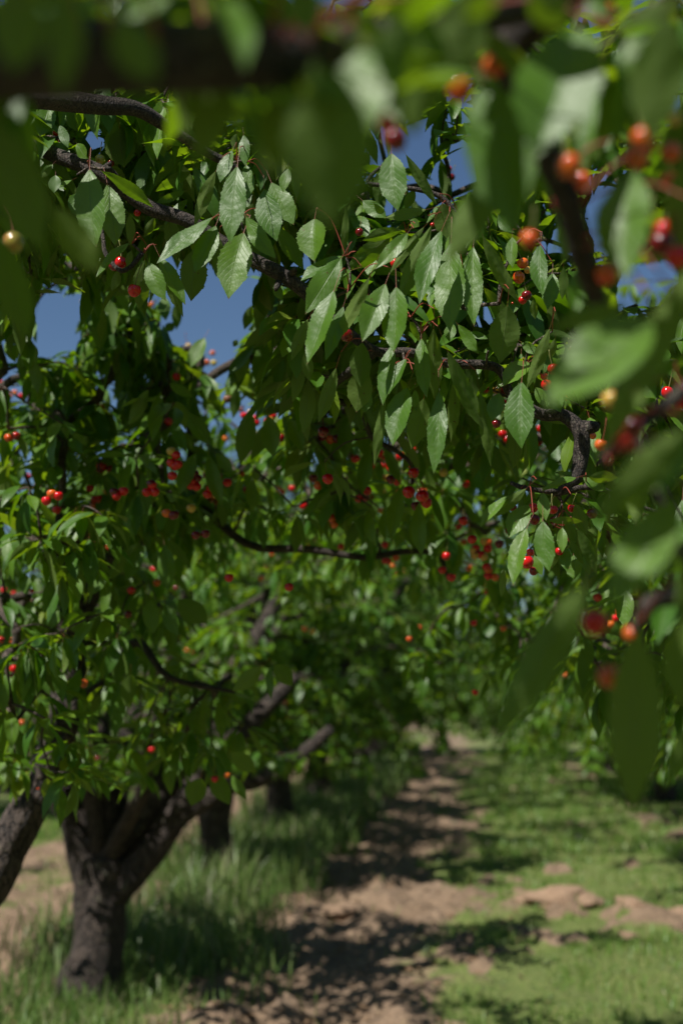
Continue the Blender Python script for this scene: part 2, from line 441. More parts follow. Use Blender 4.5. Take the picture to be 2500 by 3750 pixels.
blades('grass', x, y, rng.uniform(.025, .08, len(x)) * (.3 + 4.5 * np.clip(tuft - .2, 0, 1) ** 1.3) * (1 + (y > 14) * .4), rng.uniform(.005, .010, len(x)) * (y / 9), np.full(len(x), .8), M_GRASS,
       label='short mown grass of the lane, patchy where soil shows', category='grass')
def wmask(x, y):
    u = x - ROW(y); nn = fbm(x * 1.5 + 8, y * 1.1, 3)
    return np.clip(1.25 - np.abs(u - .08) * 1.5 + (nn - .45) * 2.2, 0, 1) * (y > 6.9)
x, y = scatter(32000, -.8, 1.15, 6.6, 34, wmask)
wh = .16 + .62 * np.clip(fbm(x * 1.3 + 5, y * 1.3, 3) - .2, 0, 1) + .1 * (y > 10)
near = np.clip((y - 7.0) / 1.6, .45, 1)
blades('tall_weeds', x, y, rng.uniform(.35, 1.15, len(x)) * wh * near, rng.uniform(.007, .016, len(x)) * (y / 9), np.full(len(x), .55), M_WEED,
       label='tall grey green weeds growing along the tree row', category='weeds')

x, y = scatter(3200, -.8, 1.2, 7.2, 30, wmask)
M_STRAW = mat_grass('straw', (.24, .22, .13), (.34, .31, .20), (.30, .26, .14), (.2, .2, .08))
blades('dry_stalks', x, y, rng.uniform(.35, .75, len(x)) * (wh.mean() + .3) * np.clip((y - 7.0) / 2.5, .3, 1), rng.uniform(.002, .005, len(x)) * (y / 8), np.full(len(x), .5), M_STRAW, label='pale dry grass stalks standing among the tall weeds', category='dry grass')
# turned-up clods of soil lying on the turf
def clod_mesh(seed):
    import bmesh
    bm = bmesh.new(); bmesh.ops.create_icosphere(bm, subdivisions=4, radius=1)
    for v in bm.verts:
        c = v.co; n = fbm(np.array(c.x * 1.1 + seed * 5.3), np.array(c.y * 1.1 + c.z * 1.7), 4) + .6 * fbm(np.array(c.z * 2.7 + seed), np.array(c.x * 2.4 - c.y), 3)
        v.co = c * float(.35 + n * 1.0)
        v.co.z *= .62
    for f in bm.faces: f.smooth = True
    me = bpy.data.meshes.new('soil_clod'); bm.to_mesh(me); bm.free(); me.materials.append(k_soil); return me
k2 = NT('clod_soil'); ob2 = k2.n('TexCoord').outputs['Object']; m1 = k2.noise(3, 5, ob2); m2 = k2.noise(12, 4, ob2)
cc = k2.mix(k2.ramp(m1, .3, .7), (.22, .145, .09), (.34, .23, .15)); cc = k2.mix(k2.math('MULTIPLY', k2.ramp(m2, .4, .7), .5), cc, (.24, .15, .10))
b2 = k2.n('Bump'); k2.set(b2, Strength=.6, Distance=.03, Height=m2); p2 = k2.n('BsdfPrincipled'); k2.set(p2, Base_Color=cc, Roughness=.95, Normal=b2.outputs[0]); k2.link(p2.outputs[0], k2.out.inputs[0]); k_soil = k2.m
cm = [clod_mesh(i_) for i_ in range(4)]
cl = np.random.default_rng(4)
CL = [(1.62, 11.0, .18, 'biggest soil lump on the dug strip across the grass'), (1.80, 10.95, .13, 'soil lump touching the right side of the biggest lump'), (1.42, 11.08, .11, 'soil lump just left of the biggest lump'),
      (2.12, 10.7, .12, 'reddish soil lump farther right along the dug strip'), (2.4, 10.35, .12, 'reddish soil lump near the right edge of the picture'), (2.38, 9.0, .10, 'soil lump in the grass at the lower right edge'),
      (.0, 10.5, .10, 'low soil lump on the bare track beside the weeds'), (1.9, 9.7, .06, 'small pale soil lump alone in the lower grass'), (-.2, 9.2, .07, 'small soil lump at the foot of the tall weeds')]
for i_, (x_, y_, r_0, lab_) in enumerate(CL):
    o = link('soil_clod', cm[i_ % 4]); o.location = (x_, y_, float(gheight(np.array(x_), np.array(y_))) + r_0 * .02); o.scale = (r_0 * 1.2, r_0, r_0 * .8); o.rotation_euler[2] = i_ * 1.7
    o['category'] = 'soil clod'; o['group'] = 'lumps of turned soil'
    o['label'] = lab_

# dry leaves and twigs fallen on the bare track
x, y = scatter(900, -.6, 2.6, 6.6, 16, lambda x, y: 1.05 - cover(x, y)); n = len(x)
lv = [np.stack([x, y, gheight(x, y) + .012], -1), np.stack([rng.normal(0, 1, n), rng.normal(0, 1, n), rng.normal(0, .15, n)], -1), np.tile([0, 0, 1.0], (n, 1)) + rng.normal(0, .3, (n, 3)), rng.uniform(.04, .09, n), rng.uniform(.01, .022, n), rng.uniform(-.3, .3, n), rng.uniform(0, .8, n), rng.random(n)]
V, F, uv, rn = leaves_np(T_LOW, *lv)
M_DRY = mat_flat('dry_leaf', (.20, .12, .06), .8)
link('fallen_leaves', mesh_np('fallen_leaves', V, F, [M_DRY], uv), kind='stuff', label='dry brown leaves fallen along the bare dirt track', category='fallen leaves')

# ------------------------------------------------------------------ trees
def branch_path(p0, d0, ln, n, r, up=0.0, jit=.12):
    p = np.array(p0, float); d = np.array(d0, float); d /= np.linalg.norm(d); pts = [p.copy()]
    for i in range(n):
        d = d + r.normal(0, jit, 3) + np.array([0, 0, up]); d /= np.linalg.norm(d)
        p = p + d * ln / n; pts.append(p.copy())
    return np.array(pts)
def interp(pts, t):
    f = t * (len(pts) - 1); i = min(int(f), len(pts) - 2); return pts[i] * (1 - f + i) + pts[i + 1] * (f - i), nrm(pts[i + 1] - pts[i])
def grow(seed, fork_h, limbs, r0=.15, lean=(0, 0), step=.085, leafL=.125, zmax=9, sec_step=.2, keep=None, limblen=1.0, zlow=.9, nleaf=(5, 9), extra=(), skirt=0):
    """returns trunk tubes, branch tubes, leaf batch, whorl points.  limbs: list of (azimuth deg, elevation deg, length, radius)"""
    r = np.random.default_rng(seed)
    T = Tubes(); B = Tubes(); LB = LeafBatch(); WP = []
    fk = np.array([lean[0], lean[1], fork_h])
    T.add([(0, 0, -.15), (0, 0, .0), fk * .4 + [.02, 0, 0], fk * .75, fk], [r0 * 1.65, r0 * 1.3, r0 * .98, r0 * .92, r0 * .95], 40, 16, .34, seed)
    secs = []
    def spurs(pts, t0, st, gen):
        L = np.sum(np.linalg.norm(np.diff(pts, axis=0), axis=1)); m = int(L * (1 - t0) / st)
        for q in range(m + 1):
            c, d = interp(pts, t0 + (1 - t0) * q / max(m, 1) * .999); c = c + r.normal(0, .015, 3)
            if c[2] > zmax or c[2] < zlow - .15 or (keep and not keep(c)): continue
            WP.append(c); LB.add(*whorl(c, int(r.integers(*nleaf)), leafL, r))
    for ex, er in extra: T.add(ex, er, 28, 12, .30, 5)
    for (az, el, ln, rad) in limbs:
        a, e = math.radians(az), math.radians(el)
        d = np.array([math.cos(a) * math.cos(e), math.sin(a) * math.cos(e), math.sin(e)])
        p = branch_path(fk - d * r0 * .3 - [0, 0, r0 * .4], d, ln, 7, r, .06, .10)
        rr = np.linspace(1, .28, len(p)) ** 1.0 * rad
        T.add(p, rr, 14, 6, .22, seed + az)
        spurs(p, .45, .12, 0)
        for q in range(skirt):
            c, dd = interp(p, r.uniform(.35, .95)); sa = a + r.uniform(-1.0, 1.0)
            sp_ = branch_path(c, np.array([math.cos(sa), math.sin(sa), .25]), r.uniform(1.2, 2.2), 8, r, -.26, .10); sp_[:, 2] = np.maximum(sp_[:, 2], zlow - .1 + .1 * r.random())
            B.add(sp_, np.linspace(.014, .004, len(sp_)), 5, 2); spurs(sp_, .3, step, 1)
        m = int(ln / sec_step)
        for q in range(m):
            t = .16 + .84 * (q + r.random()) / m
            if t > 1: continue
            c, dd = interp(p, t); sa = r.uniform(0, 6.28)
            s0 = np.array([math.cos(sa), math.sin(sa), 0]) + .45 * np.array([math.cos(a), math.sin(a), 0])
            s0[2] = r.uniform(-.25, .75)
            sl = r.uniform(.45, 1.05) * (1.15 - .45 * t)
            sp_ = branch_path(c, s0, sl, 5, r, -.10, .14)
            sp_[:, 2] = np.maximum(sp_[:, 2], zlow - .1)
            B.add(sp_, np.linspace(.016, .004, len(sp_)) * (rad / .06) ** .4, 5, 2)
            spurs(sp_, .15, step, 1)
            for w in range(2):
                c2, d2 = interp(sp_, r.uniform(.25, .8)); s1 = d2 + r.normal(0, .7, 3); s1[2] = r.uniform(-.5, .5)
                tp = branch_path(c2, s1, r.uniform(.25, .5), 3, r, -.12, .12)
                B.add(tp, np.linspace(.006, .003, len(tp)), 4, 1)
                spurs(tp, .2, step, 2)
    return T, B, LB, WP
def tree_obj(loc, label, parts, cher_n, cols, seed, group=None, name='cherry_tree', rot=0.0):
    """parts: (name, mesh) list"""
    o = thing(name, label, 'cherry tree', loc, group)
    for nm, me, kd in parts:
        c = link(nm, me, o)
        if kd: c['kind'] = kd
    o.rotation_euler[2] = rot
    return o
def hang_cherries(o, WP, n, r, wt, rad=.0125):
    idx = r.permutation(len(WP)); made = 0
    names = list(wt); pr = np.array([wt[k_] for k_ in names]); pr = pr / pr.sum()
    out = []
    for i_ in idx:
        if made >= n: break
        for q in range(int(r.integers(1, 4))):
            if made >= n: break
            p = WP[i_] + np.array([r.normal(0, .022), r.normal(0, .022), -r.uniform(.04, .09)])
            col = names[r.choice(len(names), p=pr)]
            rr = random.Random(int(r.integers(1e9)))
            c = link('cherry', CHM[col], o); c.location = p; s_ = rad * rr.uniform(.85, 1.1); c.scale = (s_,) * 3
            c.rotation_euler = (rr.uniform(-.3, .3), rr.uniform(-.3, .3), rr.uniform(0, 6.28)); made += 1
            out.append(c)
    return out
WT_MIX = {'red': 5, 'orange': 2.2, 'dark': 1.5, 'yellow': 1.0}

GRP = 'cherry trees of the orchard rows'
# the two nearest visible trees of the left row
def limb_set(seed, n=5, L=(2.0, 2.6), el=(38, 58), first=0):
    r = np.random.default_rng(seed)
    return [(first + i * 360 / n + r.uniform(-18, 18), r.uniform(*el), r.uniform(*L), r.uniform(.05, .07)) for i in range(n)]
def build_tree(seed, loc, label, limbs, ncher, tpl=T_LOW, **kw):
    T, B, LB, WP = grow(seed, kw.pop('fork', .8), limbs, **kw)
    # a couple of bent suckers and stubs are part of the branches
    o = tree_obj(loc, label, [('trunk', T.mesh('trunk', M_BARK), None), ('branches', B.mesh('branches', M_TWIG), None), ('foliage', LB.mesh('foliage', tpl), None)], 0, None, seed, GRP)
    hang_cherries(o, WP, ncher, np.random.default_rng(seed + 1), WT_MIX)
    return o, T, LB
TREES = []
def near_keep1(c):   # keep the lane side of the crown off the camera's path
    return c[1] > -2.6
t1, _, lb1 = build_tree(11, (-1.36, 7.98, 0), 'nearest whole cherry tree at left with forked trunk and a thick limb leaning right', 
    [(2, 44, 2.5, .085), (95, 60, 2.7, .07), (170, 54, 2.3, .06), (268, 74, 1.8, .065), (310, 46, 2.5, .05), (60, 50, 2.6, .05), (140, 55, 2.5, .05), (28, 55, 2.9, .05)], 95, fork=.72, r0=.135, lean=(.05, 0), zmax=3.8, zlow=1.40, leafL=.115, sec_step=.20, step=.08, nleaf=(5, 9),
    extra=[([(.02, .02, .42), (.20, -.02, .62), (.40, -.03, .86), (.60, -.02, 1.16), (.82, .02, 1.42), (1.1, .05, 1.7)], [.085, .082, .074, .068, .055, .038]),
           ([(.42, -.03, .92), (.72, -.06, 1.10), (1.02, -.06, 1.20), (1.3, 0, 1.42)], [.06, .052, .044, .03]),
           ([(.05, .1, .5), (.28, .35, .9), (.33, .42, 1.35), (.30, .5, 1.9)], [.06, .055, .045, .035]), ([(.0, -.03, .5), (-.10, -.06, .85), (-.20, -.10, 1.12), (-.17, -.10, 1.32)], [.07, .06, .04, .02]),
           ([(.0, 0, .6), (.06, -.02, 1.0), (.02, -.05, 1.5), (-.03, 0, 2.1)], [.085, .065, .055, .04])])
t2, _, lb2 = build_tree(12, (-1.05, 11.97, 0), 'second cherry tree of the left row, dark trunk rising from tall weeds',
    [(5, 42, 2.8, .08)] + limb_set(3, 7, (2.9, 3.6), (46, 70), 50), 80, fork=.8, r0=.15, zmax=4.6, zlow=1.1, leafL=.115, sec_step=.15, nleaf=(5, 9))
t3, _, lb3 = build_tree(13, (-.70, 15.9, 0), 'third cherry tree of the left row, slim dark trunk beside the weeds',
    limb_set(4, 8, (3.1, 3.9), (44, 72), 10), 70, fork=.85, r0=.16, zmax=4.5, leafL=.125, sec_step=.18, step=.09, nleaf=(5, 9), skirt=5, zlow=.95)
t4, _, lb4 = build_tree(14, (-5.5 + ROW(40), 36.5, 0), 'low spreading cherry tree far back in the left rows',
    limb_set(9, 8, (2.4, 3.2), (34, 62), 20), 40, fork=.6, r0=.15, zmax=4.6, leafL=.14, sec_step=.2, step=.1, nleaf=(6, 10), skirt=9, zlow=.55)
def copy_tree(src, loc, rot, label, sc=1.0, drop=0):
    o = src.copy(); COL.objects.link(o); o.location = loc; o.rotation_euler[2] = rot; o.scale = (sc,) * 3; o['label'] = label
    ch = [c for c in src.children if not c.name.startswith('cherry')] + [c for c in src.children if c.name.startswith('cherry')][:80 - drop]
    for c in ch:
        d = c.copy(); COL.objects.link(d); d.parent = o
        for g in c.children:
            e = g.copy(); COL.objects.link(e); e.parent = d
    return o
bpy.context.view_layer.update()
spots = []
ordn = ['fourth', 'fifth', 'sixth', 'seventh', 'eighth', 'ninth', 'tenth', 'eleventh']
for i_, yy in enumerate([19.9, 23.9, 28, 32, 36, 41]):
    spots.append((t3 if i_ % 2 == 0 else t2, ROW(yy), yy, 1.3 * i_ + .7, '%s cherry tree along the left row, beyond the lit weeds' % ordn[i_], 1.05))
for i_, yy in enumerate([9.6, 13.6, 17.7, 21.8, 26, 30.2, 35]):
    lab = ['nearest', 'second', 'third', 'fourth', 'fifth', 'sixth', 'farthest'][i_] + ' cherry tree of the right row, hanging over the mown lane'
    spots.append((t4 if yy > 20 else t3, ROW(yy) + 5.0, yy, 2.1 * i_ + 1.1, lab, 1.08))
for i_, yy in enumerate([10.5, 15, 19.5, 24, 29, 34]):
    lab = ['nearest', 'second', 'third', 'fourth', 'fifth', 'farthest'][i_] + ' cherry tree of the back row, seen between left row trunks'
    spots.append((t2 if i_ % 2 else t3, ROW(yy) - 5.6, yy, 1.7 * i_ + .3, lab, 1.0))
for i_, xx in enumerate([-5.5, -2.6, .2, 2.9, 5.6, 8.4, 11.2, 14]):
    lab = ['leftmost', 'second', 'third', 'fourth', 'fifth', 'sixth', 'seventh', 'rightmost'][i_] + ' cherry tree of the far cross row closing the lane'
    spots.append((t4, xx, 40 + (i_ % 2) * 1.5, 1.9 * i_, lab, 1.1))
for x_, y_, rt, lab in ((4.35, 5.5, .4, 'cherry tree of the right row level with the near trees, just outside the picture'), (3.9, 1.2, 2.2, 'cherry tree of the right row beside the viewer'),
        (3.4, -3.4, 1.1, 'cherry tree of the right row behind the viewer'), (-2.4, -4.4, 3.0, 'cherry tree of the left row behind the viewer'), (.6, -8.5, 5.0, 'cherry tree standing farther behind the viewer'), (-7.6, 1.5, 4.0, 'cherry tree of the back row left of the viewer'), (-7.0, 6.0, .9, 'cherry tree of the back row left of the near trees')):
    spots.append((t2, x_, y_, rt, lab, 1.0))  # unseen trees added round the viewer to cut sky light and fill reflections
for s_, x_, y_, rt, lab, sc in spots:
    TREES.append(copy_tree(s_, (x_, y_, 0), rt, lab, sc, drop=80 if y_ < 6.5 else 30 if y_ > 25 else 0))

# ------------------------------------------------------------------ the near tree (trunk just outside the left edge) whose limb is in focus
CROP = {'A': (0, 500, 1.96), 'B': (600, 500, 1.96), 'C': (1200, 500, 1.96), 'D': (1000, 1000, 1.96), 'E': (1500, 1000, 1.96), 'F': (1700, 1600, 1.96),
        'G': (1100, 1500, 1.96), 'R1': (0, 0, 1.2544), 'R2': (1250, 0, 1.2544), 'R3': (0, 950, 1.2544), 'R4': (1250, 950, 1.2544), 'R5': (0, 1900, 1.2544), 'R6': (1250, 1900, 1.2544), 'S': (0, 0, 1.0)}
def px(c, x, y):
    ox, oy, z = CROP[c]; return ox + x / z, oy + y / z
# crop, base x y, tip x y, width, side (t = glossy top, b = pale underside), roll, depth
NEAR = """
A 645 235 650 800 225 t 4 2.40|A 772 345 858 785 178 t -12 2.44|A 735 250 1105 485 105 b 28 2.44|A 930 762 690 1010 100 t 25 2.40
A 1066 900 1166 1188 142 t 0 2.41|A 1146 862 1300 1215 125 t -30 2.45|A 1170 890 1325 1285 105 b -35 2.48|A 1040 885 985 1240 150 b 8 2.53|A 850 960 815 1112 82 b 20 2.50
A 378 212 302 292 55 b 30 2.45|A 400 278 396 405 92 t 0 2.44|A 518 312 402 370 55 t 35 2.46|A 548 408 520 565 110 t -15 2.50|A 1375 250 1120 392 92 b -25 2.55|A 1330 392 1115 480 66 t -35 2.52
A 22 440 20 640 85 t 0 2.50|A 130 540 195 745 112 t -20 2.53|A 1195 555 1300 880 140 b 10 2.58|A 430 -80 498 78 72 t 10 2.50|A 555 50 622 165 85 t 20 2.50|A 930 560 955 772 85 b 10 2.52
A 1112 580 1050 726 80 b 0 2.55|A 942 818 912 932 62 b 20 2.42|A 1060 100 1080 430 200 t 10 2.66|A 1185 80 1130 420 165 t -10 2.68|A 860 -60 880 220 250 b 0 2.62|A 190 80 280 270 100 t 12 2.55|A 380 200 300 300 60 t 0 2.50|A 1270 200 1290 470 90 t 0 2.60
B 526 215 476 772 190 t 6 2.38|B 490 100 402 330 95 t 10 2.44|B 372 250 196 615 112 b 25 2.42|B 352 580 -60 900 125 t 28 2.42|B 372 640 246 985 172 t -8 2.43|B 400 730 388 1002 100 b 12 2.46
B 235 800 176 1168 245 b 5 2.52|B 572 690 422 1156 260 t -10 2.42|B 590 578 790 892 125 t 22 2.42|B 592 205 605 462 112 t -5 2.47|B 545 370 552 512 62 b 0 2.50|B 722 380 780 762 185 t 8 2.46|B 772 330 906 642 165 t -15 2.50
B 890 230 866 402 82 t 0 2.44|B 800 640 1012 942 140 b 15 2.50|B 572 -10 602 205 85 t 10 2.45|B 522 -20 500 92 90 b 0 2.47|B 1012 640 986 820 72 b 5 2.5|B 1082 590 1060 900 235 t 8 2.45
B 1285 858 990 1040 135 t 25 2.44|B 1272 870 1018 1272 195 t -8 2.42|B 790 1055 852 1172 72 t 0 2.5|B 170 450 20 640 80 t 10 2.6|B 640 480 600 640 100 b 0 2.56|B 940 480 905 640 90 b 0 2.56
C 455 120 480 540 212 t -5 2.45|C 560 130 772 492 88 b -20 2.44|C 702 525 420 592 95 b 30 2.44|C 820 480 872 722 220 b 0 2.42|C 532 672 246 722 105 b -10 2.41|C 572 690 370 970 122 t -12 2.40
C 690 650 425 965 85 b 15 2.41|C 742 640 470 1196 142 b 22 2.37|C 815 675 626 1200 152 t 12 2.35|C 455 700 152 985 172 b 12 2.44|C 882 760 872 1400 225 t 0 2.40|C 1042 790 1005 1362 172 t -10 2.40
C 1110 712 1320 1198 122 b -12 2.39|C 1322 722 1322 946 100 t 0 2.45|C 1522 780 1502 1140 132 t 5 2.41|C 250 460 410 600 115 t 0 2.48|C 128 500 135 850 62 b 0 2.46|C 340 880 282 1002 102 t 0 2.48|C 622 940 540 1142 50 b 0 2.45|C 962 1000 952 1205 122 t 10 2.47
C 780 600 1000 720 100 t 10 2.5|C 1220 560 1330 700 100 t 20 2.48|C 380 230 360 490 115 b 0 2.55|C 620 380 560 520 90 b 0 2.5|C 330 480 410 590 60 b 20 2.46|C 590 600 660 640 70 t 10 2.5
D 436 126 286 656 190 t 10 2.36|D 252 330 110 612 100 b 15 2.42|D 502 240 386 634 115 t -8 2.38|D 805 76 655 496 195 t -5 2.37|D 882 100 895 562 222 t 4 2.36|D 690 30 452 545 122 b 22 2.34
D 852 515 790 950 135 t 6 2.40|D 952 615 850 872 112 t 20 2.44|D 640 500 602 812 195 b 0 2.44|D 642 680 596 992 215 b 0 2.48|D 452 680 336 1072 122 b 15 2.46|D 1062 470 1090 902 135 t 10 2.41|D 1150 400 1140 902 155 b -5 2.40
D 962 820 838 1240 205 t 12 2.39|D 1018 838 1022 992 62 t 0 2.45|D 1080 900 1022 1262 185 b 0 2.43|D 1188 850 1206 1436 155 t -6 2.38|D 800 905 722 1372 92 b 20 2.42|D 1300 750 1310 1202 105 b -10 2.45|D 1250 560 1490 1172 150 b -14 2.40
D 1325 370 1482 572 92 t 25 2.46|D 1400 430 1542 462 62 t 0 2.48|D 232 560 268 772 100 b 0 2.48|D 1482 850 1588 1372 112 b -20 2.42|D 700 860 640 1000 90 t 0 2.6|D 560 -20 300 120 120 t 20 2.44|D 980 350 1110 500 110 b 20 2.5
E 800 782 785 1262 235 t 0 2.37|E 700 232 662 642 262 b 0 2.38|E 1000 400 860 832 115 b 18 2.36|E 852 640 652 800 165 t 10 2.42|E 802 500 920 592 82 t 10 2.45|E 642 862 590 1062 135 t -10 2.42|E 900 820 992 962 100 t 5 2.45
E 990 810 1080 1000 140 t 0 2.48|E 302 360 282 492 92 t 0 2.46|E 1022 0 1012 262 125 t 0 2.43|E 1132 90 1162 222 72 b 0 2.45|E 882 190 896 332 72 b 0 2.45|E 1100 -40 1110 182 90 b 0 2.47|E 620 420 640 600 90 t 20 2.48|E 700 720 640 830 70 t 10 2.5|E 1040 470 1010 620 70 b 0 2.43
F 446 655 310 1062 152 t 8 2.36|F 560 602 575 972 168 t 0 2.33|F 565 400 565 602 108 t 0 2.38|F 700 650 690 832 92 t -10 2.37|F 600 602 850 590 62 b 10 2.37|F 722 600 815 752 92 b -10 2.40|F 790 480 876 702 112 b -15 2.42|F 812 665 970 962 105 b -12 2.38
F 750 730 852 922 62 b -20 2.39|F 730 800 730 966 100 t 10 2.43|F 780 850 802 1022 142 t 0 2.46|F 852 850 902 992 72 t 0 2.44|F 442 370 190 602 105 b 15 2.41|F 330 420 90 642 82 t 30 2.43|F 800 292 552 392 82 t 20 2.41|F 460 488 322 726 165 t 0 2.44
F 282 950 260 1152 60 b 25 2.42|F 890 290 1096 290 102 b 5 2.43|F 840 290 640 262 52 t 20 2.47|F 500 850 546 1002 82 t 5 2.42|F 642 782 636 942 82 b 0 2.42|F 850 290 1010 400 90 t 0 2.46|F 1150 1130 850 1270 100 t 35 2.46|F 1160 1090 1140 1372 150 t 0 2.46|F 1560 450 1560 900 140 t 0 2.45
R1 365 -60 372 92 75 b 0 2.5|R1 430 -50 435 105 60 t 0 2.5|R1 520 -50 525 95 85 t 0 2.48|R1 130 -60 155 60 60 t 20 2.5|R1 230 480 190 630 95 t -10 2.55|R1 150 460 120 600 90 t 10 2.6|R1 540 560 545 760 150 b 0 2.62|R1 330 500 350 600 110 b 0 2.62
""".replace('\n', '|').split('|')
# groups a little behind the plane of focus (3 to 4.6 m)
MID = """
G 495 280 430 615 130 t 5 3.3|G 600 280 725 525 92 t -10 3.4|G 800 280 750 455 72 t 0 3.4|G 860 310 870 526 82 t 0 3.4|G 742 540 620 940 125 t 12 3.2|G 850 670 835 1047 126 t -4 3.1|G 850 530 996 580 34 b 0 3.3|G 910 580 1056 862 62 t -20 3.3
G 1160 200 1150 482 125 t 0 3.4|G 320 60 340 382 115 t 0 3.5|G 32 50 50 302 102 b 5 3.6|G 165 590 185 792 92 t 0 3.9|G 470 212 356 282 42 t 10 3.4|G 575 380 565 515 60 t 0 3.5|G 920 1040 930 1142 90 t 0 4|G 1300 230 1240 500 90 b 0 3.4
R3 1250 530 1190 700 70 b 0 3.4|R3 740 610 690 835 75 t 0 3.4|R3 680 600 590 760 80 b 10 3.4|R3 780 570 880 640 60 b 0 3.5|R3 900 890 820 1085 80 t 5 3.5|R3 960 900 1000 1140 85 t 0 3.5|R3 800 740 840 890 65 t 0 3.7|R3 850 710 965 850 70 t -10 3.7
R3 990 890 1080 980 60 t 0 3.5|R3 940 360 880 500 80 t 0 4.0|R3 1090 370 1070 400 60 b 0 3.6|R3 1215 380 1190 580 90 t 0 3.4|R3 1140 420 1080 560 75 b 10 3.5|R3 1165 400 1060 540 70 t 20 3.5|R3 1290 440 1270 640 90 t 5 3.5
R3 1360 390 1370 570 100 t 0 3.2|R3 1230 720 1270 900 100 t 0 3.3|R3 1150 690 1110 940 110 b 0 3.3|R3 1330 730 1400 880 80 t 0 3.2|R3 1160 210 1120 320 60 b 0 3.6|R3 530 1070 440 1180 90 t 10 3.9|R3 540 1080 550 1220 100 t 0 3.9|R3 560 1050 720 1180 80 t -10 3.9|R3 300 1090 180 1160 60 t 0 3.9
R3 760 330 800 290 60 b 0 4|R3 660 150 640 300 70 t 0 4|R3 750 170 770 280 65 t 0 4|R3 820 190 800 320 60 b 0 4|R3 30 370 80 470 60 t 0 3.6|R3 250 640 300 780 70 t 0 3.9
R5 660 130 590 290 85 t 8 3.6|R5 755 120 795 330 100 t 0 3.6|R5 720 140 730 240 60 t 0 3.65|R5 640 110 480 270 80 b 10 3.7|R5 760 90 880 210 50 b 0 3.7|R5 760 390 805 545 85 t 0 3.6|R5 690 370 700 530 90 t 0 3.65|R5 820 370 940 490 130 b 0 3.7
R5 480 240 440 350 70 t 0 3.8|R5 490 270 490 450 55 t 0 3.8|R5 260 400 230 510 130 t 0 3.8|R5 330 420 350 530 100 b 0 3.8|R5 370 690 325 850 70 t 0 3.8|R5 90 680 95 870 90 t 0 3.7|R5 130 600 240 760 75 t -10 3.7|R5 60 610 -30 640 60 b 0 3.7|R5 120 570 260 600 40 t 0 3.7
R5 1240 680 1240 830 45 t 0 3.6|R5 1200 680 1080 800 90 b 10 3.6|R5 1260 670 1350 760 90 b 0 3.65|R5 1060 1070 1170 1170 90 b 0 3.8|R5 60 20 125 190 80 t 0 3.7|R5 110 250 120 350 70 t 0 3.8|R5 200 250 270 310 60 t 0 3.8|R5 600 710 590 860 90 b 0 3.8|R5 560 780 540 1010 60 t 0 3.9
R6 330 470 345 560 60 t 0 4.2|R6 340 -20 355 165 90 t 0 3.2|R6 200 -40 210 95 70 t 0 3.3|S 735 2850 700 2950 90 b 0 4.0|S 780 2830 830 2950 80 b 0 4.0|S 850 2840 895 2930 50 t 0 4.0
""".replace('\n', '|').split('|')
r_ = np.random.default_rng(21)
def rotv(v, ax, a): return v * math.cos(a) + np.cross(ax, v) * math.sin(a) + ax * np.dot(ax, v) * (1 - math.cos(a))
def px_leaf(line, lean_t=.34, lean_b=.25):
    c, bx, by, tx, ty, w, sd, roll, d = line.split(); bx, by, tx, ty, w, roll, d = map(float, (bx, by, tx, ty, w, roll, d))
    z = CROP[c][2]; b = px(c, bx, by); t = px(c, tx, ty); w /= z
    lp = math.hypot(b[0] - t[0], b[1] - t[1]) / FPX * d
    dd = -lean_t * lp if sd == 't' else lean_b * lp
    B_ = P(*b, d); T_ = P(*t, d + dd); dv = T_ - B_; L = np.linalg.norm(dv); dv = dv / L
    view = nrm(EYE - B_)
    n = view + np.array([-.22, 0, .38]) if sd == 't' else -view + np.array([0, 0, .2])
    n = nrm(n - dv * np.dot(n, dv)); n = rotv(n, dv, math.radians(roll + r_.uniform(-7, 7)))
    cl = r_.uniform(.02, .16) * (1 if sd == 't' else -.3)
    if sd == 't': T2 = T_ + n * cl * L; dv2 = T2 - B_
    else: dv2 = T_ + n * cl * L - B_
    vis = max(.7, abs(np.dot(n, view)))
    hw = .5 * w / FPX * d / vis * .92
    age = .30 + r_.random() * .62
    return B_, nrm(dv2), n, float(np.linalg.norm(dv2)) * 1.02, min(hw, L * .42), cl, r_.uniform(.15, .6), age
def arr1(t): return [np.array([t[i]]) for i in range(8)]
def arrN(ts): return [np.array([t[i] for t in ts]) for i in range(8)]

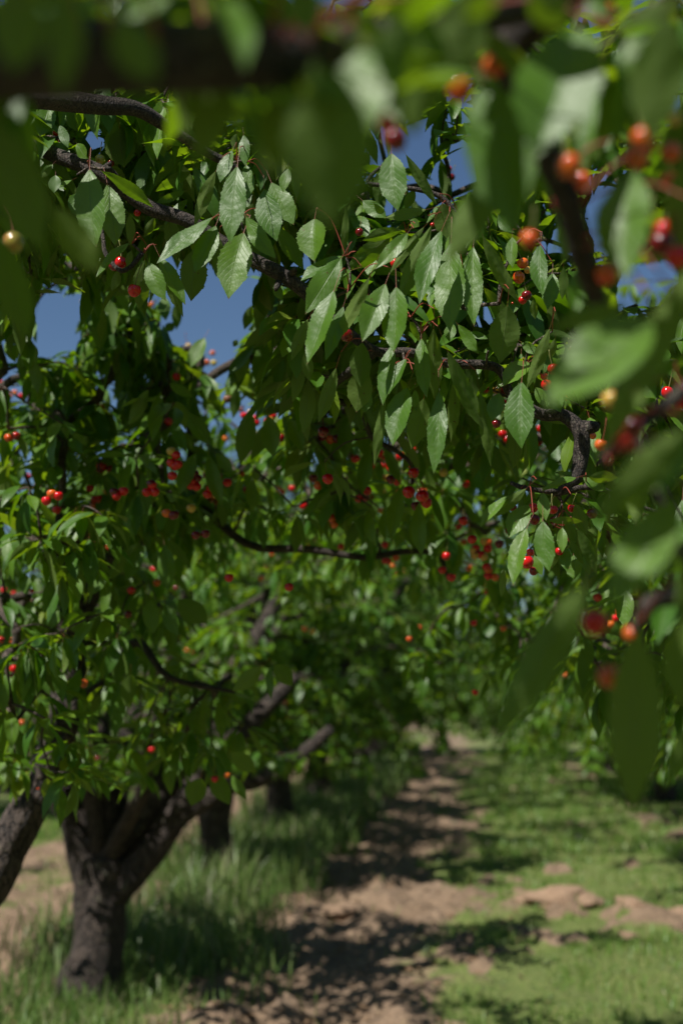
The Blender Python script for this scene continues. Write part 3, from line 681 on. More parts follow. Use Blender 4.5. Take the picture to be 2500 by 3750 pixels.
# cherries: crop x y radius colour depth(0 = from size)
CHN = """
A 870 905 45 red 2.45|A 822 930 43 dark 2.5|A 970 1102 50 red 2.44|A 720 160 36 green 2.55|A 800 190 26 dark 2.6|A 990 548 26 red 2.6|A 130 306 0 red 2.6
C 1390 912 44 orange 2.45|C 1375 1012 45 orange 2.46|C 1432 960 28 yellow 2.5|C 230 685 30 dark 2.5|C 482 910 38 red 2.47|C 415 790 26 orange 2.47|C 865 237 27 red 3.6|C 890 292 27 dark 3.6|C 750 632 16 red 2.5
D 530 450 52 dark 2.42|E 1020 692 44 red 2.42|E 962 742 28 red 2.46|E 985 800 42 red 2.45|E 1076 705 20 yellow 2.5|E 1162 500 34 brown 2.45|E 1155 550 28 dark 2.5|E 615 1080 34 dark 2.5|E 835 160 38 dark 2.5|E 815 195 32 red 2.52|E 1308 1170 28 orange 2.6|E 735 215 8 red 2.4
F 630 525 36 red 2.42|F 490 510 38 red 2.48|F 500 595 42 dark 2.47|F 440 900 52 red 2.40|F 502 960 36 dark 2.42|F 610 905 42 dark 2.44|F 680 820 32 red 2.42|F 772 512 30 red 2.44|F 640 600 40 dark 2.5|F 905 550 40 dark 2.47|F 258 540 16 red 2.5|F 470 830 30 red 2.46|F 350 510 30 dark 2.55|F 380 560 26 dark 2.6|F 700 610 34 red 2.52|F 570 640 38 dark 2.5
R4 1500 612 30 red 2.5|R1 257 610 15 red 2.55
G 400 350 29 red 0|G 565 310 28 red 0|G 715 332 28 red 0|G 805 450 35 red 3.2|G 775 590 39 red 3.1|G 865 625 42 red 3.05|G 900 668 36 red 3.2|G 510 400 26 red 0|G 600 400 22 red 0|G 640 420 22 red 0|G 475 580 30 red 0|G 415 635 27 red 0|G 465 635 27 dark 0|G 165 160 36 dark 0|G 150 190 30 dark 0|G 215 212 30 orange 0|G 262 212 30 dark 0|G 135 545 30 orange 0|G 190 495 34 red 0|G 95 490 28 dark 0
G 1020 450 27 yellow 3.6|G 1160 795 31 red 0|G 1130 842 22 red 0|G 1228 930 31 red 0|G 1045 1050 27 red 0|G 1420 965 28 dark 0|G 600 970 24 red 0|G 290 985 22 red 0|G 575 720 18 red 0|G 1205 1140 22 orange 0|G 665 1120 18 orange 0|G 20 690 24 red 0|G 820 690 30 dark 3.3|G 1175 950 22 orange 0|G 640 500 30 dark 3.4|G 690 510 28 red 3.5
R3 148 62 15 orange 0|R3 343 18 15 orange 0|R3 382 195 12 yellow 0|R3 530 188 16 red 0|R3 695 207 15 orange 0|R3 595 350 11 orange 0|R3 815 540 20 red 0|R3 675 577 14 red 0|R3 862 400 16 yellow 0|R3 948 475 16 orange 0|R3 982 475 15 yellow 0|R3 977 430 13 orange 0|R3 505 550 13 orange 0|R3 1160 447 18 red 0|R3 1302 500 18 dark 0|R3 1240 545 14 orange 0
R3 70 612 14 orange 0|R3 45 628 14 orange 0|R3 5 568 16 red 0|R3 770 745 20 red 0|R3 942 990 16 dark 0|R3 130 997 15 red 0|R3 262 1150 22 red 0|R3 1488 795 22 red 0|R3 1108 690 14 dark 0|R3 1045 640 20 brown 0|R3 1290 820 20 dark 0|R3 1395 1130 13 orange 0
R5 20 328 16 red 0|R5 65 342 13 red 0|R5 125 340 16 orange 0|R5 602 330 20 red 0|R5 722 292 18 orange 0|R5 590 440 20 dark 0|R5 705 232 14 red 0|R5 624 570 13 orange 0|R5 62 688 19 red 0|R5 62 722 18 dark 0|R5 390 757 20 orange 0|R5 60 560 15 orange 0|R5 5 556 16 red 0|R5 1200 272 14 orange 0|R5 1225 220 14 yellow 0|R5 1432 516 17 yellow 0|R5 1400 505 14 orange 0|R5 560 850 16 orange 0|R5 697 1060 14 red 0|R5 448 1100 13 dark 0|R5 1043 1177 15 orange 4|R5 100 935 15 orange 0|R5 808 318 12 dark 0|S 787 2852 14 red 4|R5 376 425 11 yellow 0
R6 310 552 14 orange 4.6|R6 606 478 16 red 4.4|R6 742 503 16 orange 4.4|R6 615 797 15 red 4.6|R6 482 172 17 red 0|R6 597 95 18 red 0|R6 720 117 17 dark 0|R6 555 10 18 red 0|R6 363 498 12 orange 0|R6 1030 717 13 orange 0|R6 1545 220 15 red 0|S 140 2890 14 orange 4.3
""".replace('\n', '|').split('|')
chs = []
for q_, l in enumerate(CHN):
    if not l.strip(): continue
    c, x, y, r, col, d = l.split(); x, y, r, d = float(x), float(y), float(r), float(d)
    if r == 0: continue
    rp = r / CROP[c][2] * (1.18 if c == 'G' else 1.0); d = d or .0122 * FPX / rp; d = min(d, 5.6); chs.append((rp, P(*px(c, x, y), d), rp / FPX * d, col, q_))
rc = np.random.default_rng(77)
cen_ = [(rc.uniform(50, 2300), rc.uniform(1400, 2450)) for _ in range(13)] + [(1450, 1720), (1250, 1600), (1600, 1780)]
for q_ in range(110):       # small fruit scattered in threes through the middle distance
    x_, y_, d_ = rc.uniform(0, 2450), rc.uniform(1350, 2550), rc.uniform(3.3, 5.6)
    if q_ % 4:
        c_ = cen_[q_ % len(cen_)]; x_, y_ = c_[0] + rc.normal(0, 60), c_[1] + rc.normal(0, 60); d_ = 3.3 + (q_ % len(cen_)) * .1
    if x_ > 1700 and y_ > 2300: continue
    for w_ in range(int(rc.integers(1, 4))): chs.append((.0118 * FPX / d_, P(x_ + rc.normal(0, 18), y_ + rc.normal(0, 14), d_), .0118, ['red', 'red', 'red', 'red', 'dark', 'dark', 'orange', 'yellow'][rc.integers(0, 8)], 900 + q_))
chs = [(c_[0] - (100 if c_[4] >= 900 else 0),) + c_[1:] for c_ in chs]
chs.sort(key=lambda a: -a[0])
HOLES = [(600, 1045, 925, 1215), (640, 1215, 860, 1260), (765, 1240, 835, 1390), (135, 1085, 285, 1285), (0, 1250, 50, 1330), (580, 940, 650, 1045), (650, 700, 685, 770),
         (1400, 715, 1442, 775), (1520, 690, 1570, 740), (1490, 490, 1550, 620), (1650, 590, 1760, 700), (1380, 480, 1420, 600), (1755, 1115, 1800, 1190), (2010, 840, 2080, 950), (2270, 980, 2500, 1110), (2150, 690, 2255, 905),
         (290, 0, 410, 85), (2405, 360, 2485, 450), (335, 500, 375, 570), (60, 370, 110, 410), (1100, 950, 1125, 1000), (860, 930, 905, 1010)]
CHPX = [(*proj(c_[1])[:2], (c_[0] % 100) * (1.5 if c_[0] > 0 else .9) + 6, proj(c_[1])[2]) for c_ in chs if c_[0] > 0 or c_[4] % 3 == 0]
def cull(a, extra=()):
    base, d, L = a[0], a[1], a[3]
    dd = d / np.linalg.norm(d, axis=1, keepdims=True)
    ok = np.ones(len(base), bool)
    for f in (0, .3, .55, .8, 1.0):
        p = base + dd * (L * f)[:, None]; p[:, 2] -= (a[5] * f * f * L)
        x, y, dp = proj(p)
        for cx, cy, cr, cd in CHPX: ok &= ~((np.hypot(x - cx, y - cy) < cr) & (dp < cd) & (dp > 0))
        for (x0, y0, x1, y1) in list(HOLES) + list(extra):
            m = 6 if .2 < f < .9 else -6
            ok &= ~((x > x0 - m) & (x < x1 + m) & (y > y0 - m) & (y < y1 + m) & (dp > 0))
    return [v[ok] for v in a]

def attach(skel, nodes, tub, rmin=.0016, k=5, rmax=.012, droop=.0, maxlen=1.2):
    """joins every node to the nearest part of the growing branch net"""
    skel = [np.asarray(q, float) for q in skel]; pts = list(skel); par = [-1] * len(skel)
    todo = [np.asarray(q, float) for q in nodes]
    if not todo: return
    T_ = np.array(todo); best = np.full(len(T_), 1e9); bi = np.zeros(len(T_), int)
    SK = np.array(skel)
    for i, q in enumerate(T_):
        dd = np.linalg.norm(SK - q, axis=1); bi[i] = dd.argmin(); best[i] = dd.min()
    done = np.zeros(len(T_), bool); idx = {}
    for _ in range(len(T_)):
        i = int(np.where(done, 1e9, best).argmin()); done[i] = True
        pts.append(T_[i]); par.append(int(bi[i])); ni = len(pts) - 1
        dd = np.linalg.norm(T_ - T_[i], axis=1) * 1.12
        up = (dd < best) & ~done; best[up] = dd[up]; bi[up] = ni
    cnt = [1] * len(pts)
    for i in range(len(pts) - 1, len(skel) - 1, -1):
        if par[i] >= 0: cnt[par[i]] += cnt[i]
    for i in range(len(skel), len(pts)):
        a, b = pts[par[i]], pts[i]; l = np.linalg.norm(b - a)
        if l > maxlen: continue
        m = (a + b) / 2 + r_.normal(0, .06 * l, 3) + np.array([0, 0, .05 * l])
        ra = min(rmax, rmin * math.sqrt(cnt[i]) * 1.25); rb = min(rmax, rmin * math.sqrt(max(1, cnt[i] - 1)))
        tub.add([a, m, b], [ra, (ra + rb) / 2, rb], k, 3)

# --- skeleton limbs
ax_, ay_ = ROW(3.9) - .02, 3.9
TA = Tubes(); FA = np.array([ax_ + .03, ay_, .82]); A0 = np.array([ax_, ay_, 0.])
tA = thing('cherry_tree', 'near cherry tree whose sharp limb and leaves cross the picture from the left', 'cherry tree', (ax_, ay_, 0), GRP)
OA = np.array([ax_, ay_, 0])
def tadd(T, pts, rad, k=12, sub=6, rough=.12, seed=0): return T.add(np.array(pts) - OA_cur, rad, k, sub, rough, seed)
OA_cur = OA
tadd(TA, [A0 - [0, 0, .15], A0, A0 + [.01, 0, .35], A0 + [.02, 0, .62], FA], [.25, .20, .155, .145, .15], 18, 6, .2, 1)
def leadpts(*a): return [np.array(q) for q in a]
# limb leaning right, seen at the left edge
L1 = leadpts(FA - [.05, 0, .15], P(-480, 3500, 4.1), P(-100, 3300, 4.25), P(40, 3080, 4.3), P(150, 2870, 4.35), P(235, 2640, 4.4), P(262, 2380, 4.45), P(225, 2130, 4.4), P(120, 1930, 4.3), P(-30, 1740, 4.2), P(-150, 1500, 4.1))
TLB = Tubes(); TLB.add(np.array(L1) - OA, [.09, .075, .066, .060, .056, .052, .046, .04, .032, .026, .02], 24, 12, .26, 3)
L2 = leadpts(P(255, 2300, 4.45), P(400, 2060, 4.4), P(520, 1960, 4.35), P(650, 1830, 4.3), P(700, 1700, 4.25), P(690, 1560, 4.2))
TLB2 = Tubes(); TLB2.add(np.array(L2) - OA, [.045, .034, .03, .022, .014, .008], 10, 5, .14, 4)
L3 = leadpts(P(225, 2640, 4.4), P(380, 2500, 4.3), P(500, 2350, 4.2), P(620, 2480, 4.1), P(860, 2535, 4.05))
# focus limb
LF = leadpts(FA - [0, 0, .1], FA + [.05, -.25, .55], FA + [.25, -.6, 1.05], P(-620, 420, 2.95), P(-250, 400, 2.72), P(0, 435, 2.58), P(165, 548, 2.54), P(270, 592, 2.52), P(385, 640, 2.5), P(540, 755, 2.5), P(680, 805, 2.5), P(815, 888, 2.51), P(950, 965, 2.5), P(1040, 1012, 2.5), P(1117, 1072, 2.5), P(1240, 1190, 2.5), P(1377, 1286, 2.5), P(1500, 1290, 2.5), P(1640, 1330, 2.5), P(1816, 1345, 2.5), P(1870, 1440, 2.5), P(1975, 1515, 2.5), P(2060, 1522, 2.49), P(2122, 1580, 2.48), P(2126, 1660, 2.48), P(2108, 1745, 2.47), P(2068, 1780, 2.46), P(2040, 1812, 2.46))
RF = [.062, .052, .042, .030, .019, .0145, .0140, .0142, .0135, .0130, .0126, .0122, .0128, .0135, .0115, .0100, .0085, .0080, .0085, .0085, .0085, .0105, .0115, .0145, .0150, .0115, .0090, .0065]
TLF = Tubes(); TLF.add(np.array(LF) - OA, RF, 16, 8, .13, 8)
for a, b, c_, r0 in ((385, 620, (402, 600), .006), (1072, 1000, (1078, 985), .005), (1020, 1035, (1010, 1060), .005), (2120, 1570, (2185, 1560), .011), (420, 655, (395, 612), .007)):
    q = P(a, b, 2.49); e = P(*c_, 2.47); TLF.add(np.array([q, (q + e) / 2, e]) - OA, [r0 * 1.3, r0 * 1.1, r0 * .8], 8, 3, .3, a)
LU = leadpts(P(1700, 1130, 2.52), P(1655, 900, 2.5), P(1668, 800, 2.5), P(1625, 730, 2.5), P(1555, 700, 2.5), P(1440, 682, 2.5), P(1352, 672, 2.5), P(1362, 640, 2.5), P(1415, 595, 2.49))
LT = leadpts(FA + [.2, -.5, 1.0], P(-700, 150, 2.75), P(-300, 260, 2.5), P(0, 345, 2.35), P(180, 362, 2.33), P(370, 385, 2.35), P(500, 400, 2.38), P(620, 470, 2.42), P(760, 560, 2.46), P(860, 620, 2.48), P(885, 740, 2.48), P(870, 800, 2.48))
LR = leadpts(P(2045, 1800, 2.46), P(1990, 1798, 2.45), P(1912, 1785, 2.45), P(1870, 1768, 2.47)); LR2 = leadpts(P(2045, 1805, 2.46), P(2135, 1785, 2.46), P(2215, 1795, 2.46), P(2330, 1850, 2.5), P(2500, 1905, 2.5))
LD = leadpts(P(360, 780, 2.5), P(378, 870, 2.48), P(388, 930, 2.46), P(440, 990, 2.44), P(480, 975, 2.44), P(520, 930, 2.44))
LG = leadpts(P(1377, 1286, 2.5), P(1200, 1440, 2.9), P(1320, 1500, 3.1), P(1360, 1600, 3.2), P(1440, 1645, 3.25), P(1505, 1700, 3.25), P(1510, 1770, 3.2))
LH = leadpts(P(690, 1800, 4.3), P(900, 1990, 4.2), P(1120, 2010, 4.1), P(1330, 2040, 4.1), P(1480, 2020, 4.1), P(1600, 2030, 4.1), P(1640, 2120, 4.1))
TB = []
for pts, r0, r1 in ((LU, .006, .0032), (LT, .03, .004), (LR, .0055, .0035), (LR2, .006, .003), (LD, .0034, .0045), (LG, .008, .004), (LH, .014, .006), (L3, .022, .005)):
    t_ = Tubes(); n_ = len(pts); rad = np.linspace(r0, r1, n_)
    if pts is LT: rad = np.array([.034, .028, .022, .019, .018, .017, .013, .010, .008, .007, .006, .005])
    t_.add(np.array(pts) - OA, rad, 9, 5, .14, n_); TB.append(t_)
link('trunk', TA.mesh('trunk', M_BARK), tA)
link('limb', TLF.mesh('limb', M_LIMB), tA, label='sharp dark limb sloping down from the upper left')
link('limb', TLB.mesh('limb', M_BARK), tA, label='thick blurred limb rising at the left edge')
link('limb', TLB2.mesh('limb', M_BARK), tA)
for t_ in TB: link('branch', t_.mesh('branch', M_LIMB), tA)
skel = []
for L_ in (L1, L2, L3, LF, LU, LT, LR, LR2, LD, LG, LH):
    for a, b in zip(L_[:-1], L_[1:]):
        for f in np.linspace(0, 1, 6)[:-1]: skel.append(a * (1 - f) + b * f)
skel = [s_ for s_ in skel]
# spurs that carry the sharp leaves
SP = [('A', 555, 275), ('A', 640, 220), ('A', 760, 230), ('A', 1030, 845), ('A', 950, 770), ('B', 525, 180), ('B', 530, 590), ('B', 570, 680), ('B', 600, 180), ('B', 1330, 1100), ('B', 1310, 870), ('C', 905, 680), ('C', 880, 650), ('C', 950, 570),
      ('C', 560, 690), ('C', 1285, 580), ('D', 985, 320), ('D', 720, 560), ('D', 550, 110), ('D', 640, 470), ('E', 275, 580), ('E', 295, 670), ('E', 560, 560), ('E', 820, 690), ('E', 1020, 420), ('F', 690, 390), ('F', 560, 390), ('F', 870, 330), ('F', 645, 640), ('F', 700, 480), ('F', 460, 370), ('C', 1400, 720), ('C', 1290, 900), ('E', 640, 220), ('D', 940, 640), ('D', 1060, 440)]
SPW = [P(*px(*q), 2.46) for q in SP]
tn = Tubes(); attach(skel, [q - 0 for q in SPW], tn, .0019, 6, .004, maxlen=5)
# leaves
near = [px_leaf(l) for l in NEAR if l.strip()]
mid = [px_leaf(l, .3) for l in MID if l.strip()]
area = [t[3] * t[4] / max(.3, np.linalg.norm(t[0] - EYE)) ** 2 for t in near]
order = np.argsort(area)[::-1]
LBn = LeafBatch()
for q_, i_ in enumerate(order):
    t = near[i_]
    if q_ < 100:
        V, F, uv, rn = leaves_np(T_HERO, *arr1(t))
        lf = link('leaf', mesh_np('leaf', V - t[0], F, [M_LEAF], uv, {'rnd': rn}), tA); lf.location = t[0] - OA
        st = t[0] - t[1] * t[3] * .28 - t[2] * t[5] * .09 * t[3]
        ds = [np.linalg.norm(s_ - st) for s_ in SPW]; j_ = int(np.argmin(ds))
        if .012 < ds[j_] < .11:
            pt = Tubes(); m_ = (st + SPW[j_]) / 2 + np.array([0, 0, .22 * ds[j_]]); pt.add(np.array([st, m_, SPW[j_]]) - t[0], [.0008, .0009, .0013], 5, 5)
            link('petiole', pt.mesh('petiole', M_STALKR), lf)
    else: LBn.extend(arr1(t))
LBn.extend(arrN(mid))

# whorls filling the depth behind the sharp leaves:  (x0, y0, x1, y1, depth0, depth1, number, leaf length)
FILL = [(1560, 360, 1820, 660, 2.7, 3.3, 12, .105), (60, 1180, 330, 1400, 3.7, 4.6, 14, .11), (1250, 1500, 1700, 2000, 3.9, 4.8, 18, .115),(-50, 2150, 430, 2850, 3.5, 4.1, 26, .115), (300, 2560, 850, 2830, 4.1, 4.7, 9, .11), (900, 1450, 1500, 1900, 3.4, 4.2, 24, .115), (-50, 1400, 700, 2100, 3.4, 4.1, 30, .115), (560, 700, 700, 1010, 2.7, 3.2, 12, .105), (0, 900, 330, 1090, 3.0, 4.0, 22, .115),(1750, 2000, 2200, 2280, 5.0, 6.3, 16, .12), (590, 1240, 770, 1450, 3.9, 4.6, 16, .11), (840, 1220, 960, 1450, 3.6, 4.4, 14, .11), (300, 1090, 600, 1300, 3.8, 4.6, 22, .11), (-50, 1050, 130, 1260, 3.4, 4.4, 14, .11), (2100, 650, 2600, 1000, 2.8, 4.0, 24, .12),(0, 250, 1000, 900, 2.7, 3.6, 60, .12), (300, 560, 560, 1000, 2.6, 3.2, 16, .11), (640, 800, 1000, 1010, 2.6, 3.1, 10, .11), (1380, 480, 2000, 1000, 2.7, 3.4, 40, .12), (900, 200, 1400, 700, 2.6, 3.4, 34, .12), (1900, 0, 2650, 1000, 2.6, 4.2, 60, .125), (2100, 1700, 2650, 2500, 3.4, 5.0, 44, .13),
        (1800, 2100, 2500, 2500, 5.0, 6.4, 26, .12), (350, 620, 720, 1000, 2.7, 3.5, 26, .11), (-100, 880, 640, 1100, 3.2, 4.4, 44, .12), (860, 1000, 1150, 1300, 3.4, 4.2, 24, .115), (1100, 1250, 1900, 1700, 3.2, 4.0, 40, .12), (250, 1020, 560, 1250, 3.8, 5.0, 24, .12), (-60, 1280, 300, 1500, 4.0, 5.0, 20, .12),
        (80, 230, 700, 640, 2.45, 3.1, 60, .115), (520, 450, 1100, 820, 2.55, 3.2, 52, .12), (1150, 700, 1750, 1060, 2.6, 3.1, 46, .115), (1750, 750, 2150, 1150, 2.6, 3.2, 36, .115), (1050, 1000, 1800, 1420, 2.55, 3.1, 52, .12),
        (1750, 1150, 2150, 1500, 2.55, 3.1, 34, .115), (-250, 100, 150, 800, 2.4, 3.3, 34, .12), (880, 0, 1500, 400, 2.6, 3.3, 20, .12), (1700, 100, 2650, 800, 2.6, 3.6, 42, .12), (2150, 1050, 2700, 1700, 2.6, 3.6, 40, .12),
        (0, 700, 180, 1050, 2.7, 3.3, 14, .115), (1900, 1650, 2350, 1950, 2.55, 3.0, 7, .105), (0, -100, 300, 60, 2.4, 2.9, 10, .11), (350, -120, 900, 30, 2.4, 2.9, 16, .11),
        (250, 980, 540, 1300, 3.8, 4.8, 48, .12), (-100, 1330, 620, 1800, 3.8, 4.7, 50, .12), (880, 1010, 1130, 1330, 3.5, 4.3, 38, .115), (480, 1240, 760, 1420, 4.0, 4.8, 12, .12), (480, 1420, 1300, 1900, 3.7, 5.4, 46, .12), (-100, 1800, 720, 2450, 3.9, 4.8, 50, .12),
        (1250, 1350, 1900, 2000, 4.0, 6.0, 74, .12), (700, 1700, 1500, 2150, 4.6, 6.2, 44, .12), (1500, 1900, 1950, 2450, 5.0, 6.4, 26, .12), (1650, 1150, 2500, 1750, 3.6, 5.2, 44, .12), (2000, 1750, 2500, 2200, 4.4, 5.8, 24, .12), (-100, 2400, 450, 2800, 4.2, 5.0, 14, .12), (600, 2450, 900, 2800, 4.2, 4.8, 5, .12)]
LBf = LeafBatch(); nodes_mid = []; nodes_near = []; rf = np.random.default_rng(33)
for x0, y0, x1, y1, d0, d1, n_, LL in FILL:
    for q_ in range(int(n_ * 1.2)):
        pxx, pyy, dq = rf.uniform(x0, x1), rf.uniform(y0, y1), rf.uniform(d0, d1)
        if 2.45 < dq < 3 and pxx > 150: dq += .10
        if any(a - 25 < pxx < c + 25 and b - 60 < pyy < e + 10 for a, b, c, e in HOLES): continue
        w_ = P(pxx, pyy, dq); a = cull(whorl(w_, int(rf.integers(7, 12)), LL * (.96 if dq < 3.2 else .96), rf))
        if len(a[0]) < 2: continue
        (nodes_near if dq < 3.3 else nodes_mid).append(w_)
        (LBn if dq < 3.1 else LBf).extend(a)
# the rest of this crown: above the picture and left of it
for q_ in range(45):
    w_ = np.array([rf.uniform(-3.3, -1.0), rf.uniform(2.4, 4.7), rf.uniform(1.2, 3.0)])
    if proj(w_)[0] > -120: continue
    nodes_mid.append(w_); LBf.extend(whorl(w_, 6, .125, rf))
for q_ in range(14):
    w_ = np.array([rf.uniform(-2.8, -.3), rf.uniform(2.2, 4.6), rf.uniform(3.2, 3.9)])
    if proj(w_)[1] > -90: continue
    nodes_mid.append(w_); LBf.extend(whorl(w_, 6, .125, rf))
tw = Tubes(); attach(skel + SPW, nodes_near, tw, .0017, 5, .005, maxlen=5)
tm = Tubes(); attach(skel, nodes_mid, tm, .0022, 5, .014, maxlen=5)
for t_ in (tn, tw, tm): t_.V = [v - OA for v in t_.V]
o_ = link('twigs', tw.mesh('twigs', M_TWIG), tA); o_['kind'] = 'stuff'
link('branches', tm.mesh('branches', M_TWIG), tA)['kind'] = 'stuff'; link('spurs', tn.mesh('spurs', M_TWIG), tA)['kind'] = 'stuff'
for nm_, lb_, tp_ in (('foliage', LBn, T_MID), ('foliage', LBf, T_MED)):
    lb_.b = [[a[0] - OA] + list(a[1:]) for a in lb_.b]
    link(nm_, lb_.mesh(nm_, tp_), tA)['kind'] = 'stuff'
for i_, (rp, p_, r, col, q_) in enumerate(chs[:100]): add_cherry(tA, p_, r, col, i_ < 100, q_)
if len(chs) > 100:      # the smallest ones, as one mesh
    base = CHM['orange']; nv = len(base.vertices); co = np.empty(nv * 3, np.float32); base.vertices.foreach_get('co', co); co = co.reshape(-1, 3)
    fq = np.array([list(p.vertices) for p in base.polygons]); Vs = []; Fs = []; MI = []; cols = list(CH)
    for m_, (rp, p_, r, col, q_) in enumerate(chs[100:]):
        Vs.append(co * r + (p_ + [0, 0, .63 * r] - OA)); Fs.append(fq + m_ * nv); MI += [cols.index(col)] * len(fq)
    link('cherries', mesh_np('cherries', np.vstack(Vs), np.vstack(Fs), [CH[c] for c in cols], mi=np.array(MI)), tA)['kind'] = 'stuff'

# ------------------------------------------------------------------ the tree over the camera (trunk to the left, outside the picture), its branches out of focus
FRONT = """
R2 345 90 285 630 320 t 10 .92|R2 1080 130 950 735 340 t -6 .95|R2 650 370 870 1060 300 t -8 1.0|R2 1330 770 1255 1300 220 t 6 1.06|R2 1500 60 1400 640 300 b 0 .82|R2 1600 0 1250 110 110 b 20 .85|R2 860 -40 1040 110 230 b 0 .8|R2 700 760 525 1215 200 b 18 1.2
R2 720 -60 560 70 160 b 0 .7|R2 1320 180 1440 360 190 t -10 .85|R2 1130 0 1230 80 120 t 0 .9|R2 60 60 180 160 150 b 0 .75|R2 1540 780 1560 1150 160 b 0 1.1
S 1230 250 1165 830 400 b 0 .70|S 1330 180 1300 560 220 t 12 .78|S 840 250 712 600 180 b 10 .80|S 760 270 690 440 110 b 0 .85|S 945 265 962 600 55 t 30 .8|S 1150 220 1172 400 85 b 0 .72|S 230 -90 258 345 165 b 8 .62
S -60 440 185 905 250 b 5 .80|S 200 760 345 1005 145 b 10 1.05|S -10 850 78 1245 170 b 0 1.1|S 640 -50 440 75 95 t 20 .8|S 730 -50 560 80 120 b 10 .82|S 1060 -60 1160 110 260 b 0 .7|S 1000 350 1010 640 160 b 8 .82
R4 1410 260 985 715 320 t -4 .96|R4 1600 30 1200 890 210 b 20 1.0|R4 1320 215 950 290 105 b 0 1.0|F 1600 -70 930 640 330 b 0 .90|F 1600 10 1370 400 190 t 0 .97|F 1500 450 1100 1250 400 t -4 .97
R6 1120 290 700 1000 240 b 10 1.0|S 2335 2300 2303 2972 232 b 0 .98|S 2560 2230 2470 2580 220 b 0 1.02|S 2560 2600 2452 2900 95 b 10 1.15|S 2560 1950 2500 2300 120 b 0 1.0|R4 1560 780 1430 1060 150 t 0 1.02
S 1560 60 1545 470 270 b 0 .8|S 1370 60 1320 500 250 b 8 .8|S 1720 -40 1640 330 240 b 0 .86|S 80 -80 60 260 260 b 0 .6|S 420 60 560 300 190 b 0 .62|S 1480 60 1420 330 200 b 0 .74
""".replace('\n', '|').split('|')
bx_, by_ = ROW(-.1) - .05, -.1
OB = np.array([bx_, by_, 0.]); FB = OB + [.03, 0, .95]
tB = thing('cherry_tree', 'nearest cherry tree, its big blurred leaves and dark branch hanging across the top', 'cherry tree', tuple(OB), GRP)
T = Tubes(); T.add(np.array([OB - [0, 0, .15], OB, OB + [0, 0, .4], OB + [.02, 0, .7], FB]) - OB, [.25, .2, .15, .14, .145], 16, 5, .2, 2); link('trunk', T.mesh('trunk', M_BARK), tB)
K1 = leadpts(FB - [0, 0, .1], FB + [.35, .2, .55], P(-2600, -300, .95), P(-900, 120, .86), P(-300, 200, .80), P(150, 210, .78), P(600, 215, .78), P(1000, 205, .79), P(1300, 170, .84), P(1600, 100, .92), P(1900, 20, 1.0), P(2200, -60, 1.05), P(2700, -200, 1.1))
K2 = leadpts(P(2080, 20, 1.02), P(1960, 90, 1.04), P(1870, 175, 1.05), P(1905, 330, 1.06), P(2000, 560, 1.08), P(2085, 760, 1.1), P(2130, 950, 1.12), P(2200, 1150, 1.14), P(2290, 1500, 1.14), P(2420, 1850, 1.14), P(2500, 2050, 1.14))
K3 = leadpts(P(2620, 2120, 1.18), P(2500, 2178, 1.16), P(2400, 2195, 1.14), P(2350, 2250, 1.13), P(2325, 2310, 1.12))
K4 = leadpts(P(2560, 1380, 1.2), P(2440, 1480, 1.18), P(2300, 1590, 1.15), P(2200, 1690, 1.12))
K5 = leadpts(P(1300, 170, .84), P(1220, 300, .84), P(1190, 420, .84)); K6 = leadpts(P(1900, 20, 1.0), P(1700, 60, .98), P(1680, 200, 1.0))
for pts, rad in ((K1, [.075, .055, .040, .030, .025, .023, .020, .017, .0145, .013, .013, .014, .015]), (K2, [.011, .013, .0155, .012, .0105, .010, .009, .007, .005, .004, .0035]), (K3, [.008, .008, .007, .006, .004]), (K4, [.006, .006, .005, .003]), (K5, [.004, .003, .002]), (K6, [.005, .004, .003])):
    T = Tubes(); T.add(np.array(pts) - OB, rad, 12, 5, .12, len(pts)); link('limb' if len(pts) > 12 else 'branch', T.mesh('branch', M_LIMB), tB)
front = [px_leaf(l, .45, .2) for l in FRONT if l.strip()]
skb = []
for L_ in (K1, K2, K3, K4, K5, K6):
    for a, b in zip(L_[:-1], L_[1:]):
        for f in np.linspace(0, 1, 6)[:-1]: skb.append(a * (1 - f) + b * f)
SKB = np.array(skb)
for t in front:
    V, F, uv, rn = leaves_np(T_HERO, *arr1(t)); lf = link('leaf', mesh_np('leaf', V - t[0], F, [M_LEAF], uv, {'rnd': rn}), tB); lf.location = t[0] - OB
    st = t[0] - t[1] * t[3] * .28; ds = np.linalg.norm(SKB - st, axis=1); j_ = int(ds.argmin())
    if ds[j_] < .3:
        pt = Tubes(); m_ = (st + SKB[j_]) / 2 + np.array([0, 0, .15 * ds[j_]]); pt.add(np.array([st, m_, SKB[j_]]) - t[0], [.0008, .001, .0016], 5, 5); link('petiole', pt.mesh('petiole', M_STALKR), lf)
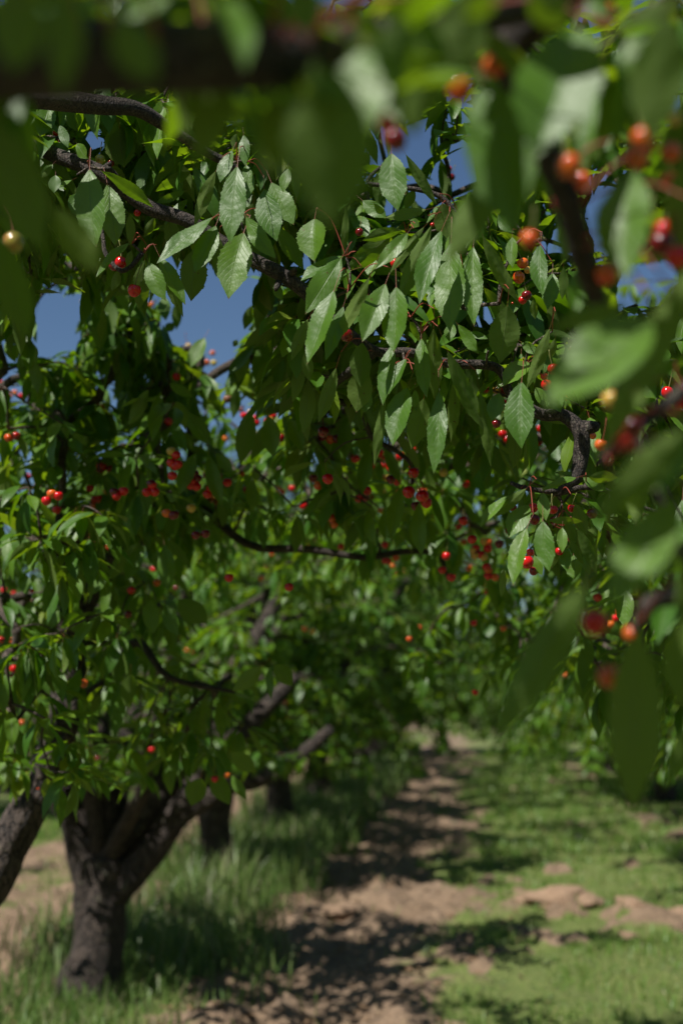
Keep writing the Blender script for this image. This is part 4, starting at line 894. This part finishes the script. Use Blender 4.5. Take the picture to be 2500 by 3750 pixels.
CHF = """
R2 545 410 62 orange 1.02|R2 530 330 50 red 1.06|R2 1030 840 62 orange 1.1|R2 1110 830 50 orange 1.16|R2 240 640 55 dark 1.05|R2 1350 720 62 orange 1.08|R2 520 140 44 orange 1.05|R2 1215 60 62 orange 1.1|R2 1455 1120 60 dark 1.12|R4 1210 70 55 orange 1.12
R4 1232 645 50 yellow 1.2|R4 1330 770 55 dark 1.1|R4 1350 460 50 brown 1.15|R6 1162 470 62 red 1.03|R6 1340 530 42 orange 1.15|R6 1235 725 60 orange 1.06|R4 1195 852 30 orange 1.9|R4 1560 650 46 red 1.35|R3 0 0 0 x 0|A 95 768 78 green 1.55|R2 1500 700 50 orange 1.1|R2 1510 830 46 orange 1.15|R2 1530 545 36 yellow 1.1|R2 660 210 36 orange 1.05|R1 1370 45 30 yellow .9
R2 1010 930 50 dark 1.12|R2 700 300 55 orange 1.0|R2 1380 640 60 orange .98|R2 1050 760 60 orange 1.0|R2 1540 1180 60 red 1.1|R4 1380 380 55 red 1.1|R2 200 560 50 red .95|R4 1300 830 50 red 1.12|R2 1480 1060 50 red 1.14|R2 870 1100 45 orange 1.15
""".replace('\n', '|').split('|')
for q_, l in enumerate(CHF):
    if not l.strip(): continue
    c, x, y, r, col, d = l.split(); x, y, r, d = float(x), float(y), float(r), float(d)
    if r == 0: continue
    add_cherry(tB, P(*px(c, x, y), d), r / CROP[c][2] / FPX * d, col, True, q_)
LB_unseen = LeafBatch(); nb = []; rb = np.random.default_rng(91)
for x0, x1, y0, y1, z0, z1, n_ in ((-2.4, -.62, -.9, .75, 2.75, 3.5, 150), (-1.3, -.52, .05, .8, 2.3, 2.75, 44), (-.75, -.22, .35, .68, 2.12, 2.5, 26), (-.4, -.1, .35, .72, 2.06, 2.4, 3), (-3.2, -.6, -1.6, 1.2, 1.3, 2.7, 110)):  # crown out of view; dense boxes added to block sun from the top branch
    for q_ in range(n_):
        w_ = np.array([rb.uniform(x0, x1), rb.uniform(y0, y1), rb.uniform(z0, z1)]); a_, b_, d_ = proj(w_)
        if d_ > .05 and -350 < a_ < 2850 and -350 < b_ < 4000: continue
        if np.linalg.norm(w_ - EYE) < .6: continue
        nb.append(w_); LB_unseen.extend(whorl(w_, 7, .125, rb))
CLEAR = [(100, 290, 560, 4000), (420, 330, 620, 4000), (560, 600, 1000, 4000), (1000, 830, 1390, 4000), (1390, 520, 1700, 4000), (1690, 900, 1990, 4000), (1990, 1250, 2150, 4000), (1900, 1650, 2260, 2100), (0, 1250, 2150, 4000), (2000, 2450, 2700, 4000), (1280, 500, 1400, 900)]
LBx = LeafBatch(); nf = []
for x0, y0, x1, y1, d0, d1, n_ in ((-150, -150, 1500, 300, .78, 1.05, 20), (600, 0, 1400, 560, .80, 1.1, 9), (1500, -200, 2650, 350, 1.2, 1.6, 20), (2150, 350, 2700, 1050, 1.25, 1.7, 14), (2330, 1100, 2750, 2300, 1.3, 1.8, 12), (1750, 200, 2150, 800, 1.25, 1.6, 8)):
    for q_ in range(n_):
        w_ = P(rb.uniform(x0, x1), rb.uniform(y0, y1), rb.uniform(d0, d1)); a_ = cull(whorl(w_, int(rb.integers(4, 7)), .115, rb), CLEAR)
        if len(a_[0]) < 1: continue
        nf.append(w_); LBx.extend(a_)
LBx.b = [[a[0] - OB] + list(a[1:]) for a in LBx.b]; link('foliage', LBx.mesh('foliage', T_MID), tB)['kind'] = 'stuff'
T = Tubes(); attach(skb, nf, T, .0012, 6, .003, maxlen=5); T.V = [v - OB for v in T.V]; link('twigs', T.mesh('twigs', M_TWIG), tB)['kind'] = 'stuff'
T = Tubes(); attach(skb + [FB, FB + [.2, .1, .6], FB + [-.3, -.2, .6]], nb, T, .0022, 5, .02, maxlen=9); T.V = [v - OB for v in T.V]; link('branches', T.mesh('branches', M_TWIG), tB)['kind'] = 'stuff'
LB_unseen.b = [[a[0] - OB] + list(a[1:]) for a in LB_unseen.b]; link('foliage', LB_unseen.mesh('foliage', T_LOW), tB)['kind'] = 'stuff'
